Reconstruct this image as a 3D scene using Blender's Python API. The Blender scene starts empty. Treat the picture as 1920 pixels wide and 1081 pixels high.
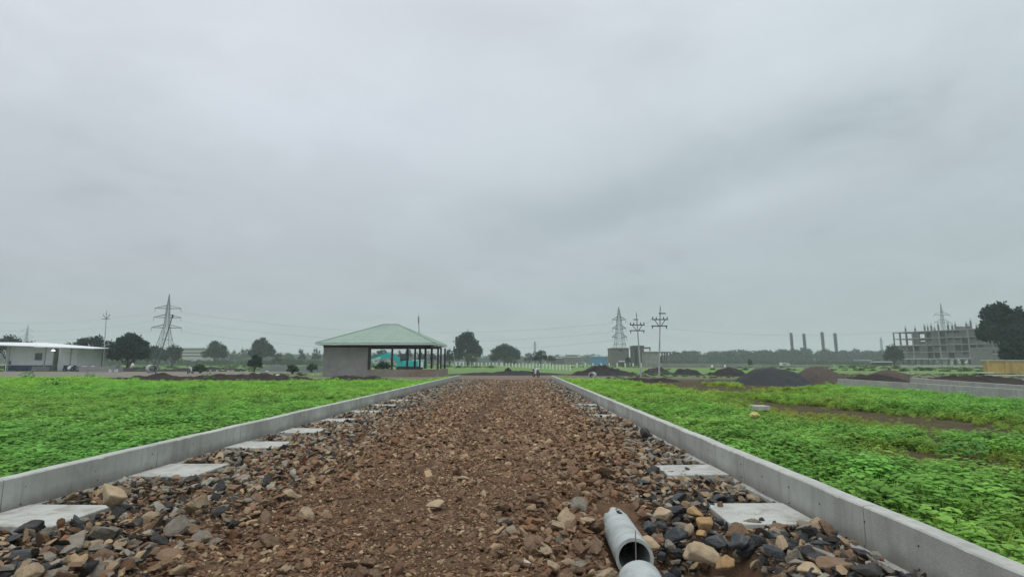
import bpy, math, random
import numpy as np
from mathutils import Vector, Matrix, Euler, noise as mn
random.seed(7); RNG = np.random.default_rng(11)
sc = bpy.context.scene
COL = sc.collection
R = math.radians

# ------------------------------------------------------------------ camera
CAM_H = 1.65
PITCH = math.atan(137.5/1000); YAW = math.atan(12*math.cos(PITCH)/1000)
cd = bpy.data.cameras.new('camera'); cam = bpy.data.objects.new('camera', cd); COL.objects.link(cam)
cd.sensor_width = 36; cd.lens = 36*1000/1920; cd.clip_start = .05; cd.clip_end = 6000
cam.location = (0, 0, CAM_H); cam.rotation_euler = (R(90)+PITCH, 0, YAW)
sc.camera = cam
CR = Euler((R(90)+PITCH, 0, YAW)).to_matrix()

# ------------------------------------------------------------------ light and sky
SUN_EL, SUN_ROT = R(74), R(200)
w = bpy.data.worlds.new('World'); sc.world = w; w.use_nodes = True
nt = w.node_tree; nt.nodes.clear()
def N(t, typ, **kw):
    n = t.nodes.new(typ)
    for k, v in kw.items(): setattr(n, k, v)
    return n
def L(t, a, b): t.links.new(a, b)
def mth(t, op, a, b=None, c=None, clamp=False):
    n = N(t, 'ShaderNodeMath', operation=op, use_clamp=clamp)
    for i, v in enumerate((a, b, c)):
        if v is None: continue
        if isinstance(v, (int, float)): n.inputs[i].default_value = v
        else: L(t, v, n.inputs[i])
    return n.outputs[0]
def mixc(t, f, a, b, bt='MIX'):
    n = N(t, 'ShaderNodeMix', data_type='RGBA', blend_type=bt)
    for s, v in ((n.inputs[0], f), (n.inputs[6], a), (n.inputs[7], b)):
        if isinstance(v, (int, float)): s.default_value = v
        elif isinstance(v, tuple): s.default_value = (*v[:3], 1)
        else: L(t, v, s)
    return n.outputs[2]
def ramp(t, f, stops, interp='LINEAR'):
    n = N(t, 'ShaderNodeValToRGB'); cr = n.color_ramp; cr.interpolation = interp
    while len(cr.elements) < len(stops): cr.elements.new(.5)
    for e, (p, c) in zip(cr.elements, stops):
        e.position = p; e.color = (*(c if isinstance(c, tuple) else (c, c, c)), 1)
    L(t, f, n.inputs[0]); return n.outputs[0]
def noise(t, vec, scale, detail=4, rough=.55, dist=0):
    n = N(t, 'ShaderNodeTexNoise'); n.inputs['Scale'].default_value = scale; n.inputs['Detail'].default_value = detail
    n.inputs['Roughness'].default_value = rough; n.inputs['Distortion'].default_value = dist
    if vec is not None: L(t, vec, n.inputs['Vector'])
    return n.outputs['Fac']

tc = N(nt, 'ShaderNodeTexCoord')
sep = N(nt, 'ShaderNodeSeparateXYZ'); L(nt, tc.outputs['Generated'], sep.inputs[0])
zz = mth(nt, 'MAXIMUM', sep.outputs[2], 0)
base = ramp(nt, zz, [(0, (.40,.455,.468)), (.10, (.43,.487,.512)), (.25, (.515,.572,.61)), (.45, (.605,.662,.70)), (.62, (.68,.73,.77)), (1, (.92,.95,.98))])
# warm lavender towards the left, cool grey-green towards the right
tint = mixc(nt, mth(nt, 'MULTIPLY_ADD', sep.outputs[0], .75, .5, clamp=True), (1.02,1.0,1.02), (.975,1.01,1.005))
base = mixc(nt, 1, base, tint, 'MULTIPLY')
den = mth(nt, 'ADD', zz, .22)
cv = N(nt, 'ShaderNodeCombineXYZ')
L(nt, mth(nt, 'DIVIDE', sep.outputs[0], den), cv.inputs[0]); L(nt, mth(nt, 'DIVIDE', sep.outputs[1], den), cv.inputs[1])
n1 = noise(nt, cv.outputs[0], .9, 5, .5, .4); n2 = noise(nt, cv.outputs[0], 2.6, 6, .55, .3)
cl = mth(nt, 'ADD', mth(nt, 'MULTIPLY', n1, .5), mth(nt, 'MULTIPLY', n2, .5))
clf = ramp(nt, cl, [(.3, .85), (.45, .97), (.56, 1.02), (.7, 1.10)], 'EASE')
base = mixc(nt, 1, base, clf, 'MULTIPLY')
def spot(px, py, sx, sy, val, tilt=0, col=(1,1,1)):
    """a soft bank of cloud in one direction of the sky"""
    global base
    d = (CR @ Vector((px-960, 540.5-py, -1000))).normalized()
    rx = Vector((d.y, -d.x, 0)).normalized(); uz = rx.cross(d)
    a = rx*math.cos(tilt)+uz*math.sin(tilt); b = -rx*math.sin(tilt)+uz*math.cos(tilt)
    def dot(v, off):
        n = N(nt, 'ShaderNodeVectorMath', operation='DOT_PRODUCT'); L(nt, tc.outputs['Generated'], n.inputs[0]); n.inputs[1].default_value = v
        return mth(nt, 'SUBTRACT', n.outputs['Value'], v.dot(off))
    u = mth(nt, 'DIVIDE', dot(a, d), sx); v = mth(nt, 'DIVIDE', dot(b, d), sy)
    u = mth(nt, 'ADD', u, mth(nt, 'MULTIPLY', mth(nt, 'SUBTRACT', n2, .5), 2.6)); v = mth(nt, 'ADD', v, mth(nt, 'MULTIPLY', mth(nt, 'SUBTRACT', n1, .5), 3.2))
    r2 = mth(nt, 'ADD', mth(nt, 'MULTIPLY', u, u), mth(nt, 'MULTIPLY', v, v))
    front = mth(nt, 'GREATER_THAN', sep.outputs[1], 0)
    g = mth(nt, 'MULTIPLY', mth(nt, 'POWER', 2.718, mth(nt, 'MULTIPLY', r2, -1)), front)
    base = mixc(nt, g, base, mixc(nt, 1, base, tuple(val*c for c in col), 'MULTIPLY'))
spot(1330, 320, .24, .06, .86, R(14), (.97,1.0,1.0))
spot(1040, 400, .20, .06, .88, R(-3), (.97,1.0,1.0))
spot(1420, 385, .16, .03, 1.08, R(4))
spot(1750, 380, .25, .10, .94, R(8))
spot(1000, 50, .25, .05, .92, R(-8))
spot(250, 60, .30, .12, 1.05, R(10))
spot(700, 230, .30, .12, 1.05, R(0), (1.01,1,1.02))
spot(760, 480, .22, .05, .95, R(4))
sky = N(nt, 'ShaderNodeTexSky', sky_type='NISHITA'); sky.sun_disc = False; sky.sun_elevation = SUN_EL; sky.sun_rotation = SUN_ROT
cloud = mixc(nt, 1, base, (10.5,10.5,10.5), 'MULTIPLY')
final = mixc(nt, .97, sky.outputs[0], cloud)
bg = N(nt, 'ShaderNodeBackground'); bg.inputs[1].default_value = .1; L(nt, final, bg.inputs[0])
wo = N(nt, 'ShaderNodeOutputWorld'); L(nt, bg.outputs[0], wo.inputs[0])
sd = bpy.data.lights.new('sun', 'SUN'); sun = bpy.data.objects.new('sun', sd); COL.objects.link(sun)
sd.energy = 1.5; sd.angle = R(35); sd.color = (1, .985, .96)
sdir = Vector((math.sin(SUN_ROT)*math.cos(SUN_EL), math.cos(SUN_ROT)*math.cos(SUN_EL), math.sin(SUN_EL)))
sun.rotation_euler = sdir.to_track_quat('Z', 'Y').to_euler()
sc.view_settings.view_transform = 'Standard'; sc.view_settings.look = 'None'
sc.view_settings.exposure = 0.0; sc.view_settings.gamma = 1; sc.view_settings.use_curve_mapping = False
sc.cycles.max_bounces = 6; sc.cycles.volume_bounces = 1; sc.cycles.transparent_max_bounces = 12
sc.cycles.use_denoising = True

# ------------------------------------------------------------------ helpers
def ray(px, py): return CR @ Vector((px-960, 540.5-py, -1000))
def proj(x, y, z):
    Ri = np.array(CR.transposed()); q = np.stack([x, y, z-CAM_H], -1) @ Ri.T
    return 960-q[..., 0]/q[..., 2]*1000, 540.5+q[..., 1]/q[..., 2]*1000
def gnd(px, py, z=0.):
    d = ray(px, py); t = (z-CAM_H)/d.z; return Vector((d.x*t, d.y*t, z))
def at(px, py, Y):
    d = ray(px, py); t = Y/d.y; return Vector((d.x*t, Y, CAM_H+d.z*t))

def mat(name, col, rough=.85, var=.25, scale=6, bump=.0, bscale=30, col2=None, spec=.3, attr=None, world=False, metal=0, splash=False, stain=None, sscale=1.2, transl=0):
    m = bpy.data.materials.new(name); m.use_nodes = True; t = m.node_tree
    p = t.nodes['Principled BSDF']; p.inputs['Roughness'].default_value = rough
    p.inputs['Specular IOR Level'].default_value = spec; p.inputs['Metallic'].default_value = metal
    if world: v = N(t, 'ShaderNodeNewGeometry').outputs['Position']
    else: v = N(t, 'ShaderNodeTexCoord').outputs['Object']
    f = noise(t, v, scale, 6, .62)
    f = mth(t, 'MULTIPLY_ADD', mth(t, 'SUBTRACT', f, .5), 2.2, .5, clamp=True)
    c2 = col2 if col2 else tuple(c*(1+var) for c in col); c1 = col if col2 else tuple(c*(1-var) for c in col)
    c = mixc(t, f, c1, c2)
    if attr:
        a = N(t, 'ShaderNodeAttribute', attribute_type=attr, attribute_name='tone')
        c = mixc(t, 1, c, a.outputs['Color'], 'MULTIPLY')
    if stain:
        s = ramp(t, noise(t, v, sscale, 7, .68, .5), [(.46, 0.), (.66, 1.)])
        c = mixc(t, mth(t, 'MULTIPLY', s, .75), c, stain)
    if splash:   # mud splashed on the foot of the wall, rain streaks down its face
        sp = N(t, 'ShaderNodeSeparateXYZ'); L(t, v, sp.inputs[0])
        mu = mth(t, 'SUBTRACT', mth(t, 'ADD', .14, mth(t, 'MULTIPLY', noise(t, v, 4, 5, .7), .22)), sp.outputs[2])
        c = mixc(t, mth(t, 'MULTIPLY', mth(t, 'MULTIPLY', mu, 6, clamp=True), .7, clamp=True), c, (.17,.135,.10))
        mp = N(t, 'ShaderNodeMapping'); mp.inputs['Scale'].default_value = (6, 6, .35); L(t, v, mp.inputs[0])
        st = ramp(t, noise(t, mp.outputs[0], 1.3, 5, .7), [(.50, 0.), (.68, 1.)]); c = mixc(t, mth(t, 'MULTIPLY', st, .45), c, (.22,.225,.21))
    L(t, c, p.inputs['Base Color'])
    if bump:
        b = N(t, 'ShaderNodeBump'); b.inputs['Strength'].default_value = bump; b.inputs['Distance'].default_value = .02
        L(t, noise(t, v, bscale, 6, .65), b.inputs['Height']); L(t, b.outputs[0], p.inputs['Normal'])
    if transl:
        tr = N(t, 'ShaderNodeBsdfTranslucent'); L(t, c, tr.inputs[0]); mx = N(t, 'ShaderNodeMixShader'); mx.inputs[0].default_value = transl
        L(t, p.outputs[0], mx.inputs[1]); L(t, tr.outputs[0], mx.inputs[2]); L(t, mx.outputs[0], t.nodes['Material Output'].inputs[0])
    return m
M = {}
M['conc'] = mat('wall_concrete', (.45,.46,.425), .85, .12, 2.5, .3, 60, stain=(.33,.34,.315), sscale=1.3, world=True, splash=True)
M['conc_light'] = mat('slab_concrete', (.44,.45,.42), .85, .14, 3, .4, 60, stain=(.24,.215,.17), sscale=4.5, world=True)
M['conc_dark'] = mat('old_concrete', (.17,.17,.165), .9, .2, 1.2, .2, 30, stain=(.11,.11,.105), sscale=.6, world=True)
M['pipe'] = mat('pipe_concrete', (.40,.435,.42), .8, .12, 5, .2, 80, stain=(.22,.24,.23), sscale=3)
M['mortar'] = mat('rough_mortar', (.40,.40,.38), .95, .25, 25, .8, 60, world=True)
M['hole'] = mat('painted_tie_hole', (.07,.07,.065), .9, .3)  # near-black colour stands in for the shade inside the tie holes
M['soil'] = mat('dark_soil', (.024,.018,.015), .95, .45, 1.5, 1., 12, world=True)
M['soil_black'] = mat('black_soil', (.020,.019,.019), .95, .4, 1.5, 1., 12, world=True)
M['gravel_grey'] = mat('grey_gravel', (.036,.040,.045), .95, .3, 5, 1., 30, world=True)
M['gravel_green'] = mat('greenish_gravel', (.09,.11,.10), .95, .3, 5, 1., 30, world=True)
M['gravel_brown'] = mat('brown_gravel', (.075,.06,.05), .95, .3, 5, 1., 30, world=True)
M['leaf'] = mat('crop_leaf', (.195,.42,.075), .7, .35, 1.2, attr='INSTANCER', world=True, transl=.38, spec=.15)
M['scrub'] = mat('scrub_leaf', (.075,.15,.055), .8, .35, .3, attr='INSTANCER', world=True, transl=.15, spec=.1)
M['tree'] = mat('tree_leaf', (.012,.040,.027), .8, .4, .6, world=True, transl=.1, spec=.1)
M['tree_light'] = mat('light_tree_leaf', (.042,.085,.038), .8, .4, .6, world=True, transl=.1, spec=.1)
M['weed'] = mat('weed_leaf', (.075,.21,.045), .7, .35, 5, world=True, transl=.2, spec=.2)
M['bark'] = mat('bark', (.09,.075,.06), .9, .3, 5)
M['steel'] = mat('galvanised_steel', (.20,.225,.24), .6, .2, 3)
M['steel_dark'] = mat('dark_steel', (.03,.03,.034), .55, .25, 4)
M['pole'] = mat('painted_pole', (.38,.40,.39), .6, .2, 2)
M['pole_dark'] = mat('weathered_pole', (.14,.15,.15), .7, .2, 2)
M['white'] = mat('white_paint', (.70,.72,.74), .7, .08, 1)
M['white_wall'] = mat('lilac_white_wall', (.80,.78,.86), .8, .10, .8, stain=(.66,.64,.70), sscale=.6)
M['blue'] = mat('blue_plinth', (.05,.06,.14), .8, .3, 1)
M['black'] = mat('black_rubber', (.02,.02,.022), .7, .3)
M['roof_green'] = mat('green_roof_sheet', (.27,.36,.30), .6, .08, .8, stain=(.22,.30,.25), sscale=.5)
M['roof_pale'] = mat('pale_roof_edge', (.55,.66,.60), .55, .1, 1)
M['plaster'] = mat('grey_plaster', (.27,.262,.258), .9, .15, .7, .3, 20, stain=(.19,.185,.185), sscale=.5)
M['plinth'] = mat('muddy_plinth', (.27,.245,.21), .9, .2, .8, .2, 20, stain=(.25,.16,.10), sscale=.35)
M['teal'] = mat('teal_paint', (.03,.42,.42), .45, .08, 2)
M['teal_dark'] = mat('dark_teal_paint', (.02,.16,.19), .45, .1, 2)
M['glass'] = mat('dark_glass', (.05,.07,.08), .15, .1, 1, spec=.6)
M['yellow'] = mat('ochre_paint', (.52,.37,.14), .8, .12, .6, stain=(.28,.20,.09), sscale=.5)
M['bluesheet'] = mat('blue_sheet', (.06,.20,.38), .5, .15, .5)
M['rag'] = mat('yellow_cloth', (.52,.45,.17), .9, .3, 20)
M['raw'] = mat('raw_frame', (.13,.13,.13), .9, .25, .5, stain=(.085,.085,.085), sscale=.3)
M['brick'] = mat('grey_block', (.10,.10,.10), .9, .22, .4)
def leafing(m): return m

class MB:
    def __init__(s): s.v = []; s.f = []
    def add(s, vs, fs):
        o = len(s.v); s.v += [tuple(v) for v in vs]; s.f += [tuple(i+o for i in f) for f in fs]; return s
    def box(s, c, d, rz=0, mtx=None):
        x, y, z = d[0]/2, d[1]/2, d[2]/2; cs, sn = math.cos(rz), math.sin(rz)
        vs = []
        for a in (-x, x):
            for b in (-y, y):
                for e in (-z, z):
                    p = Vector((a*cs-b*sn, a*sn+b*cs, e))
                    if mtx: p = mtx @ Vector((a, b, e))
                    vs.append((p.x+c[0], p.y+c[1], p.z+c[2]))
        return s.add(vs, [(0,1,3,2),(4,6,7,5),(0,4,5,1),(2,3,7,6),(0,2,6,4),(1,5,7,3)])
    def tube(s, a, b, r0, r1=None, n=6, cap=True):
        a, b = Vector(a), Vector(b); r1 = r0 if r1 is None else r1
        q = (b-a).to_track_quat('Z', 'Y'); vs = []
        for p, r in ((a, r0), (b, r1)):
            for i in range(n):
                t = 2*math.pi*i/n; vs.append(p+q@Vector((r*math.cos(t), r*math.sin(t), 0)))
        fs = [(i, (i+1)%n, n+(i+1)%n, n+i) for i in range(n)]
        if cap: fs += [tuple(range(n))[::-1], tuple(range(n, 2*n))]
        return s.add(vs, fs)
    def ring(s, a, b, ro, ri, n=32, rag=0):
        """hollow pipe from a to b"""
        a, b = Vector(a), Vector(b); q = (b-a).to_track_quat('Z', 'Y'); vs = []
        for k, (p, r) in enumerate(((a, ro), (b, ro), (b, ri), (a, ri))):
            for i in range(n):
                t = 2*math.pi*i/n; off = (b-a).normalized()*(rag*(mn.noise(Vector((math.cos(t)*2, math.sin(t)*2, 3.3)))*2) if k in (1, 2) else 0)
                vs.append(p+off+q@Vector((r*math.cos(t), r*math.sin(t), 0)))
        fs = []
        for k in range(4):
            for i in range(n):
                fs.append((k*n+i, k*n+(i+1)%n, ((k+1)%4)*n+(i+1)%n, ((k+1)%4)*n+i))
        return s.add(vs, fs)
    def build(s, name, m, parent=None, smooth=False, bevel=0):
        me = bpy.data.meshes.new(name); me.from_pydata(s.v, [], s.f); me.update()
        if m: me.materials.append(m)
        o = bpy.data.objects.new(name, me); COL.objects.link(o)
        if parent: o.parent = parent
        if smooth: me.shade_smooth()
        if bevel:
            b = o.modifiers.new('bevel', 'BEVEL'); b.width = bevel; b.segments = 2
        return o
def tag(o, label=None, cat=None, group=None, kind=None):
    if label: o['label'] = label
    if cat: o['category'] = cat
    if group: o['group'] = group
    if kind: o['kind'] = kind
    return o
def thing(name, loc, label, cat, group=None, rz=0):
    o = bpy.data.objects.new(name, None); COL.objects.link(o); o.location = loc; o.rotation_euler = (0, 0, rz)
    o.empty_display_size = .3
    return tag(o, label, cat, group)
def npmesh(name, v, f, m, parent=None, smooth=False):
    me = bpy.data.meshes.new(name); v = np.asarray(v, dtype=np.float32); f = np.asarray(f, dtype=np.int32); k = f.shape[1]
    me.vertices.add(len(v)); me.vertices.foreach_set('co', v.ravel())
    me.loops.add(f.size); me.loops.foreach_set('vertex_index', f.ravel())
    me.polygons.add(len(f)); me.polygons.foreach_set('loop_start', np.arange(0, f.size, k, dtype=np.int32))
    me.update(calc_edges=True); me.validate()
    if m: me.materials.append(m)
    o = bpy.data.objects.new(name, me); COL.objects.link(o)
    if parent: o.parent = parent
    if smooth: me.shade_smooth()
    return o
# value noise, vectorised
def vnoise(x, y, seed=0):
    x = np.asarray(x, float); y = np.asarray(y, float)
    xi = np.floor(x).astype(np.int64); yi = np.floor(y).astype(np.int64); fx = x-xi; fy = y-yi
    fx = fx*fx*(3-2*fx); fy = fy*fy*(3-2*fy)
    def h(a, b):
        n = (a*374761393 + b*668265263 + seed*1442695041) & 0xffffffff
        n = ((n ^ (n >> 13))*1274126177) & 0xffffffff
        return ((n ^ (n >> 16)) & 0xffff)/65535.
    return (h(xi, yi)*(1-fx)+h(xi+1, yi)*fx)*(1-fy)+(h(xi, yi+1)*(1-fx)+h(xi+1, yi+1)*fx)*fy
def fbm(x, y, seed=0, o=4):
    s = 0; a = .5; t = 0
    for i in range(o): s = s+a*vnoise(x*2**i, y*2**i, seed+i); t += a; a *= .5
    return s/t
def sstep(a, b, x): t = np.clip((x-a)/(b-a), 0, 1); return t*t*(3-2*t)
def gridmesh(name, xs, ys, hf, m, parent=None, smooth=True):
    X, Y = np.meshgrid(xs, ys); Z = hf(X, Y); v = np.stack([X, Y, Z], -1).reshape(-1, 3)
    nx = len(xs); i = np.arange(len(ys)-1)[:, None]*nx+np.arange(nx-1)[None, :]
    f = np.stack([i, i+1, i+nx+1, i+nx], -1).reshape(-1, 4)
    return npmesh(name, v, f, m, parent, smooth)

# ------------------------------------------------------------------ ground
WL, WR, ROAD_END = -5.31, 2.90, 49.
PIT = (1.35, 4.9)
def pit(x, y):
    a = sstep(.60, .88, x)*(1-sstep(1.72, 2.08, x)); b = 1-sstep(5.0, 6.3, y)
    return a*b
def road_h(x, y):
    h = .05 + .06*(fbm(x*.8, y*.5, 3)-.5) + .035*(fbm(x*4, y*4, 5)-.5)
    h = h + .05*np.exp(-((x+3.0)/1.1)**2) + .05*np.exp(-((x-1.4)/1.0)**2)        # shoulders of the pile
    h = h - .035*np.exp(-((x+1.0)/.35)**2)
    h = h + .13*sstep(5.2, 2.6, y+0*x)*np.exp(-((x+4.2)/1.3)**2)
    h = h+.03*sstep(2.15, 2.5, x)*(1-sstep(5.0, 5.6, y))+.06*np.exp(-((x+.1)/.5)**2)*(1-sstep(5.2, 6, y))
    h = h*(1-sstep(46, 49.5, y)*.6)
    return h - .40*pit(x, y)
FIELD_Z = .12
def ground_mat():
    m = bpy.data.materials.new('open_ground'); m.use_nodes = True; t = m.node_tree; p = t.nodes['Principled BSDF']
    p.inputs['Roughness'].default_value = .95; p.inputs['Specular IOR Level'].default_value = .1
    v = N(t, 'ShaderNodeNewGeometry').outputs['Position']
    s = N(t, 'ShaderNodeSeparateXYZ'); L(t, v, s.inputs[0])
    mp = N(t, 'ShaderNodeMapping'); mp.inputs['Scale'].default_value = (.35, 1, 1); L(t, v, mp.inputs[0])
    g = mixc(t, noise(t, mp.outputs[0], .06, 6, .65), (.13,.25,.065), (.20,.29,.10))
    g = mixc(t, ramp(t, noise(t, v, .8, 5, .7), [(.35, 0.), (.7, 1.)]), g, (.09,.18,.05))
    d = mixc(t, noise(t, v, .9, 7, .7), (.09,.072,.055), (.24,.21,.18))
    # tracks of bare earth on the near side, grass from about 75 m on
    far = ramp(t, mth(t, 'DIVIDE', mth(t, 'ADD', s.outputs[1], mth(t, 'MULTIPLY', noise(t, v, .05, 4), 30)), 200.), [(.38, 0.), (.50, 1.)])
    pat = ramp(t, noise(t, mp.outputs[0], .09, 5, .6), [(.42, 0.), (.55, 1.)])
    f = mth(t, 'MAXIMUM', mth(t, 'MULTIPLY', far, mth(t, 'MULTIPLY_ADD', pat, .25, .75)), mth(t, 'MULTIPLY', pat, .55))
    L(t, mixc(t, f, d, g), p.inputs['Base Color'])
    b = N(t, 'ShaderNodeBump'); b.inputs['Strength'].default_value = .6; b.inputs['Distance'].default_value = .05
    L(t, noise(t, v, 6, 6, .7), b.inputs['Height']); L(t, b.outputs[0], p.inputs['Normal'])
    return m
GM = ground_mat()
def gh(x, y):
    r = np.hypot(x, y)
    h = -.16+0*x + .12*(fbm(x*.05, y*.05, 9)-.5)
    return np.where((y < 51) & (y > -20) & (x > -60) & (x < 30), -.5, h)
xs = np.unique(np.concatenate([np.linspace(-1500, -150, 28), np.linspace(-150, 150, 101), np.linspace(150, 1500, 28)]))
ys = np.unique(np.concatenate([np.linspace(-200, 0, 5), np.linspace(0, 200, 101), np.linspace(200, 1500, 27)]))
g = gridmesh('ground', xs, ys, lambda x, y: np.where((y > -25) & (y < 42) & (x > -100) & (x < 60), -.45, -.02+.0*x), GM)
tag(g, 'flat open land of grass and bare earth stretching to the hazy horizon', kind='structure')

ROADM = mat('road_earth', (.06,.034,.020), .95, .35, 3, 1.2, 25, col2=(.17,.105,.063), stain=(.045,.026,.016), sscale=1.2, world=True, spec=.15)
ys_ = np.unique(np.concatenate([np.arange(-1.5, 9, .05), np.arange(9, 20, .12), np.arange(20, 51.2, .3)]))
road = gridmesh('road', np.linspace(WL+.005, WR-.005, 150), ys_, road_h, ROADM)
tag(road, 'unfinished road bed of brown earth and loose broken stone between two concrete walls', kind='structure')

# patches of bare earth inside the right-hand field (centre, half axes)
def ell(px, ytop, ybot, hw):
    y0, y1 = gnd(px, ybot, .40).y, gnd(px, ytop, .14).y; c = (y0+y1)/2; p = at(px, 700, c)
    return (p.x, c, hw*c/1000, max(.35, (y1-y0)/2), 0)
BARE = [ell(1412, 740, 757, 36), ell(1630, 763, 781, 75), ell(1530, 757, 765, 60), ell(1745, 778, 790, 60), ell(1835, 790, 813, 75), ell(1905, 803, 832, 40),
        ell(1780, 846, 868, 42), ell(1845, 862, 876, 25), ell(1335, 722, 728, 70), ell(1245, 708, 722, 70), ell(1975, 810, 850, 40)]
YELL = [ell(1780, 835, 880, 150), ell(1700, 775, 800, 200), ell(1500, 752, 785, 120), ell(1350, 720, 735, 120)]
def emask(x, y, lst, soft=.35):
    m = np.zeros_like(np.asarray(x, float))
    n = (fbm(x*1.7, y*1.7, 31)-.5)*1.3
    for cx, cy, a, b, r in lst:
        d = np.sqrt(((x-cx)/a)**2+((y-cy)/b)**2)+n
        m = np.maximum(m, 1-sstep(1-soft, 1+soft, d))
    return m
FLDM = mat('field_earth', (.05,.05,.025), .95, .3, 2, 1., 15, col2=(.10,.075,.04), world=True, spec=.1)
def fld_h(x, y): return FIELD_Z+.05*(fbm(x*.5, y*.5, 21)-.5)+.03*(fbm(x*3, y*3, 22)-.5)
fieldL = gridmesh('left_field', np.linspace(-62, WL-.165, 150), np.linspace(-3, 44.5, 130), fld_h, FLDM)
tag(fieldL, 'earth of the crop field left of the road', kind='structure')
fieldR = gridmesh('right_field', np.linspace(WR+.165, 24.5, 110), np.linspace(-3, 44.5, 130), fld_h, FLDM)
tag(fieldR, 'earth of the crop field right of the road with brown bare patches', kind='structure')
TRACKM = mat('pale_track', (.21,.195,.165), .95, .2, 1.2, .6, 12, stain=(.13,.12,.09), sscale=.5, world=True, spec=.1)
tr = gridmesh('dirt_track', np.linspace(-115, -32, 60), np.linspace(56, 90, 24), lambda x, y: .03+.05*(fbm(x*.3, y*.3, 8)-.5), TRACKM)
tag(tr, 'pale dirt track crossing in front of the white shed', kind='structure')
tr = gridmesh('cross_road', np.linspace(-9, 7, 60), np.linspace(49.8, 60, 20), lambda x, y: .035+.06*(fbm(x*.4, y*.4, 18)-.5),
     mat('crossing_earth', (.15,.105,.08), .95, .25, 1.5, .8, 12, col2=(.22,.165,.135), world=True, spec=.1))
tag(tr, 'brown earth crossing at the far end of the stone road', kind='structure')
tr = gridmesh('far_lane', np.linspace(12, 150, 60), np.linspace(50, 57, 20), lambda x, y: .03+.06*(fbm(x*.3, y*.3, 28)-.5),
     mat('lane_earth', (.10,.095,.07), .95, .3, .8, .8, 12, col2=(.17,.16,.12), world=True, spec=.1))
tag(tr, 'grey brown lane beyond the right-hand field', kind='structure')

# ------------------------------------------------------------------ haze
hb = MB(); hb.box((0, 650, 24), (3100, 1760, 52))
hz = hb.build('haze', None)
hm = bpy.data.materials.new('humid_air'); hm.use_nodes = True; t = hm.node_tree; t.nodes.clear()
pv = N(t, 'ShaderNodeVolumePrincipled'); pv.inputs['Color'].default_value = (.86,.94,.97,1); pv.inputs['Density'].default_value = .0006
L(t, pv.outputs[0], N(t, 'ShaderNodeOutputMaterial').inputs['Volume']); hz.data.materials.append(hm)
tag(hz, 'thin grey monsoon haze over the whole plain', kind='stuff')

# ------------------------------------------------------------------ rocks
def ico(sub):
    import bmesh
    bm = bmesh.new(); bmesh.ops.create_icosphere(bm, subdivisions=sub, radius=1)
    v = np.array([x.co[:] for x in bm.verts]); f = np.array([[q.index for q in p.verts] for p in bm.faces]); bm.free(); return v, f
ICO = {k: ico(k) for k in (1, 2, 3, 4)}
def rock_verts(sub, seed, sq=(1, .8, .6), planes=12, ns=.06, rnd=1.25):
    r = np.random.default_rng(seed); v, f = ICO[sub]
    n = r.normal(size=(planes, 3)); n /= np.linalg.norm(n, axis=1)[:, None]; d = r.uniform(.62, .95, planes)
    n = np.concatenate([n, -n[:3]]); d = np.concatenate([r.uniform(.52, .85, planes), r.uniform(.5, .8, 3)]); rnd = 1.6
    dots = v @ n.T; rr = np.where(dots > .05, d/np.maximum(dots, .05), 9).min(axis=1); rr = np.minimum(rr, rnd)
    w_ = v*rr[:, None]
    if sub >= 3:
        for i in range(len(w_)):
            p = Vector(w_[i]*2.2)+Vector((seed*3.1, 0, 0)); w_[i] *= 1+ns*mn.fractal(p, .8, 2.2, 4)
    w_ = w_*np.array(sq); w_ /= np.abs(w_).max()
    return w_, f
def rockmat(name, c, c2, wet=False):
    return mat(name, c, .45 if wet else .85, .3, 2.2, .9, 9, col2=c2, spec=.5 if wet else .2, stain=tuple(x*.55 for x in c), sscale=1.7)
RM = {
 'tan': rockmat('tan_stone', (.34,.25,.155), (.48,.38,.26)), 'brown': rockmat('brown_stone', (.15,.095,.06), (.28,.19,.125)),
 'grey': rockmat('grey_stone', (.17,.15,.12), (.32,.285,.23)), 'dark': rockmat('dark_stone', (.03,.03,.029), (.10,.096,.09)),
 'red': rockmat('red_stone', (.15,.08,.05), (.26,.15,.10)), 'wet': rockmat('wet_black_stone', (.02,.023,.025), (.075,.085,.09), True),
 'white': rockmat('white_stone', (.50,.48,.43), (.68,.66,.62)), 'ochre': rockmat('ochre_stone', (.30,.18,.075), (.45,.30,.155))}
STONEM = mat('loose_stone', (.74,.74,.74), .85, .3, 6, .5, 30, col2=(1.15,1.15,1.15), attr='INSTANCER', spec=.2)
protos = bpy.data.collections.new('stone_kinds')
def hull(seed, n=11, sq=(1, .8, .5)):
    import bmesh
    r = random.Random(seed); bm = bmesh.new()
    for i in range(n):
        p = Vector((r.gauss(0, 1), r.gauss(0, 1), r.gauss(0, 1))).normalized()*r.uniform(.8, 1); bm.verts.new((p.x*sq[0], p.y*sq[1], p.z*sq[2]))
    bmesh.ops.convex_hull(bm, input=bm.verts[:]); bmesh.ops.delete(bm, geom=[q for q in bm.verts if not q.link_faces], context='VERTS')
    me = bpy.data.meshes.new('chip'); bm.to_mesh(me); bm.free(); return me
for i in range(14):
    me = hull(100+i, 10+i % 4, (1, random.uniform(.6, .95), random.uniform(.35, .7))); me.materials.append(STONEM)
    o = bpy.data.objects.new('chip_%02d' % i, me); protos.objects.link(o)

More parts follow.
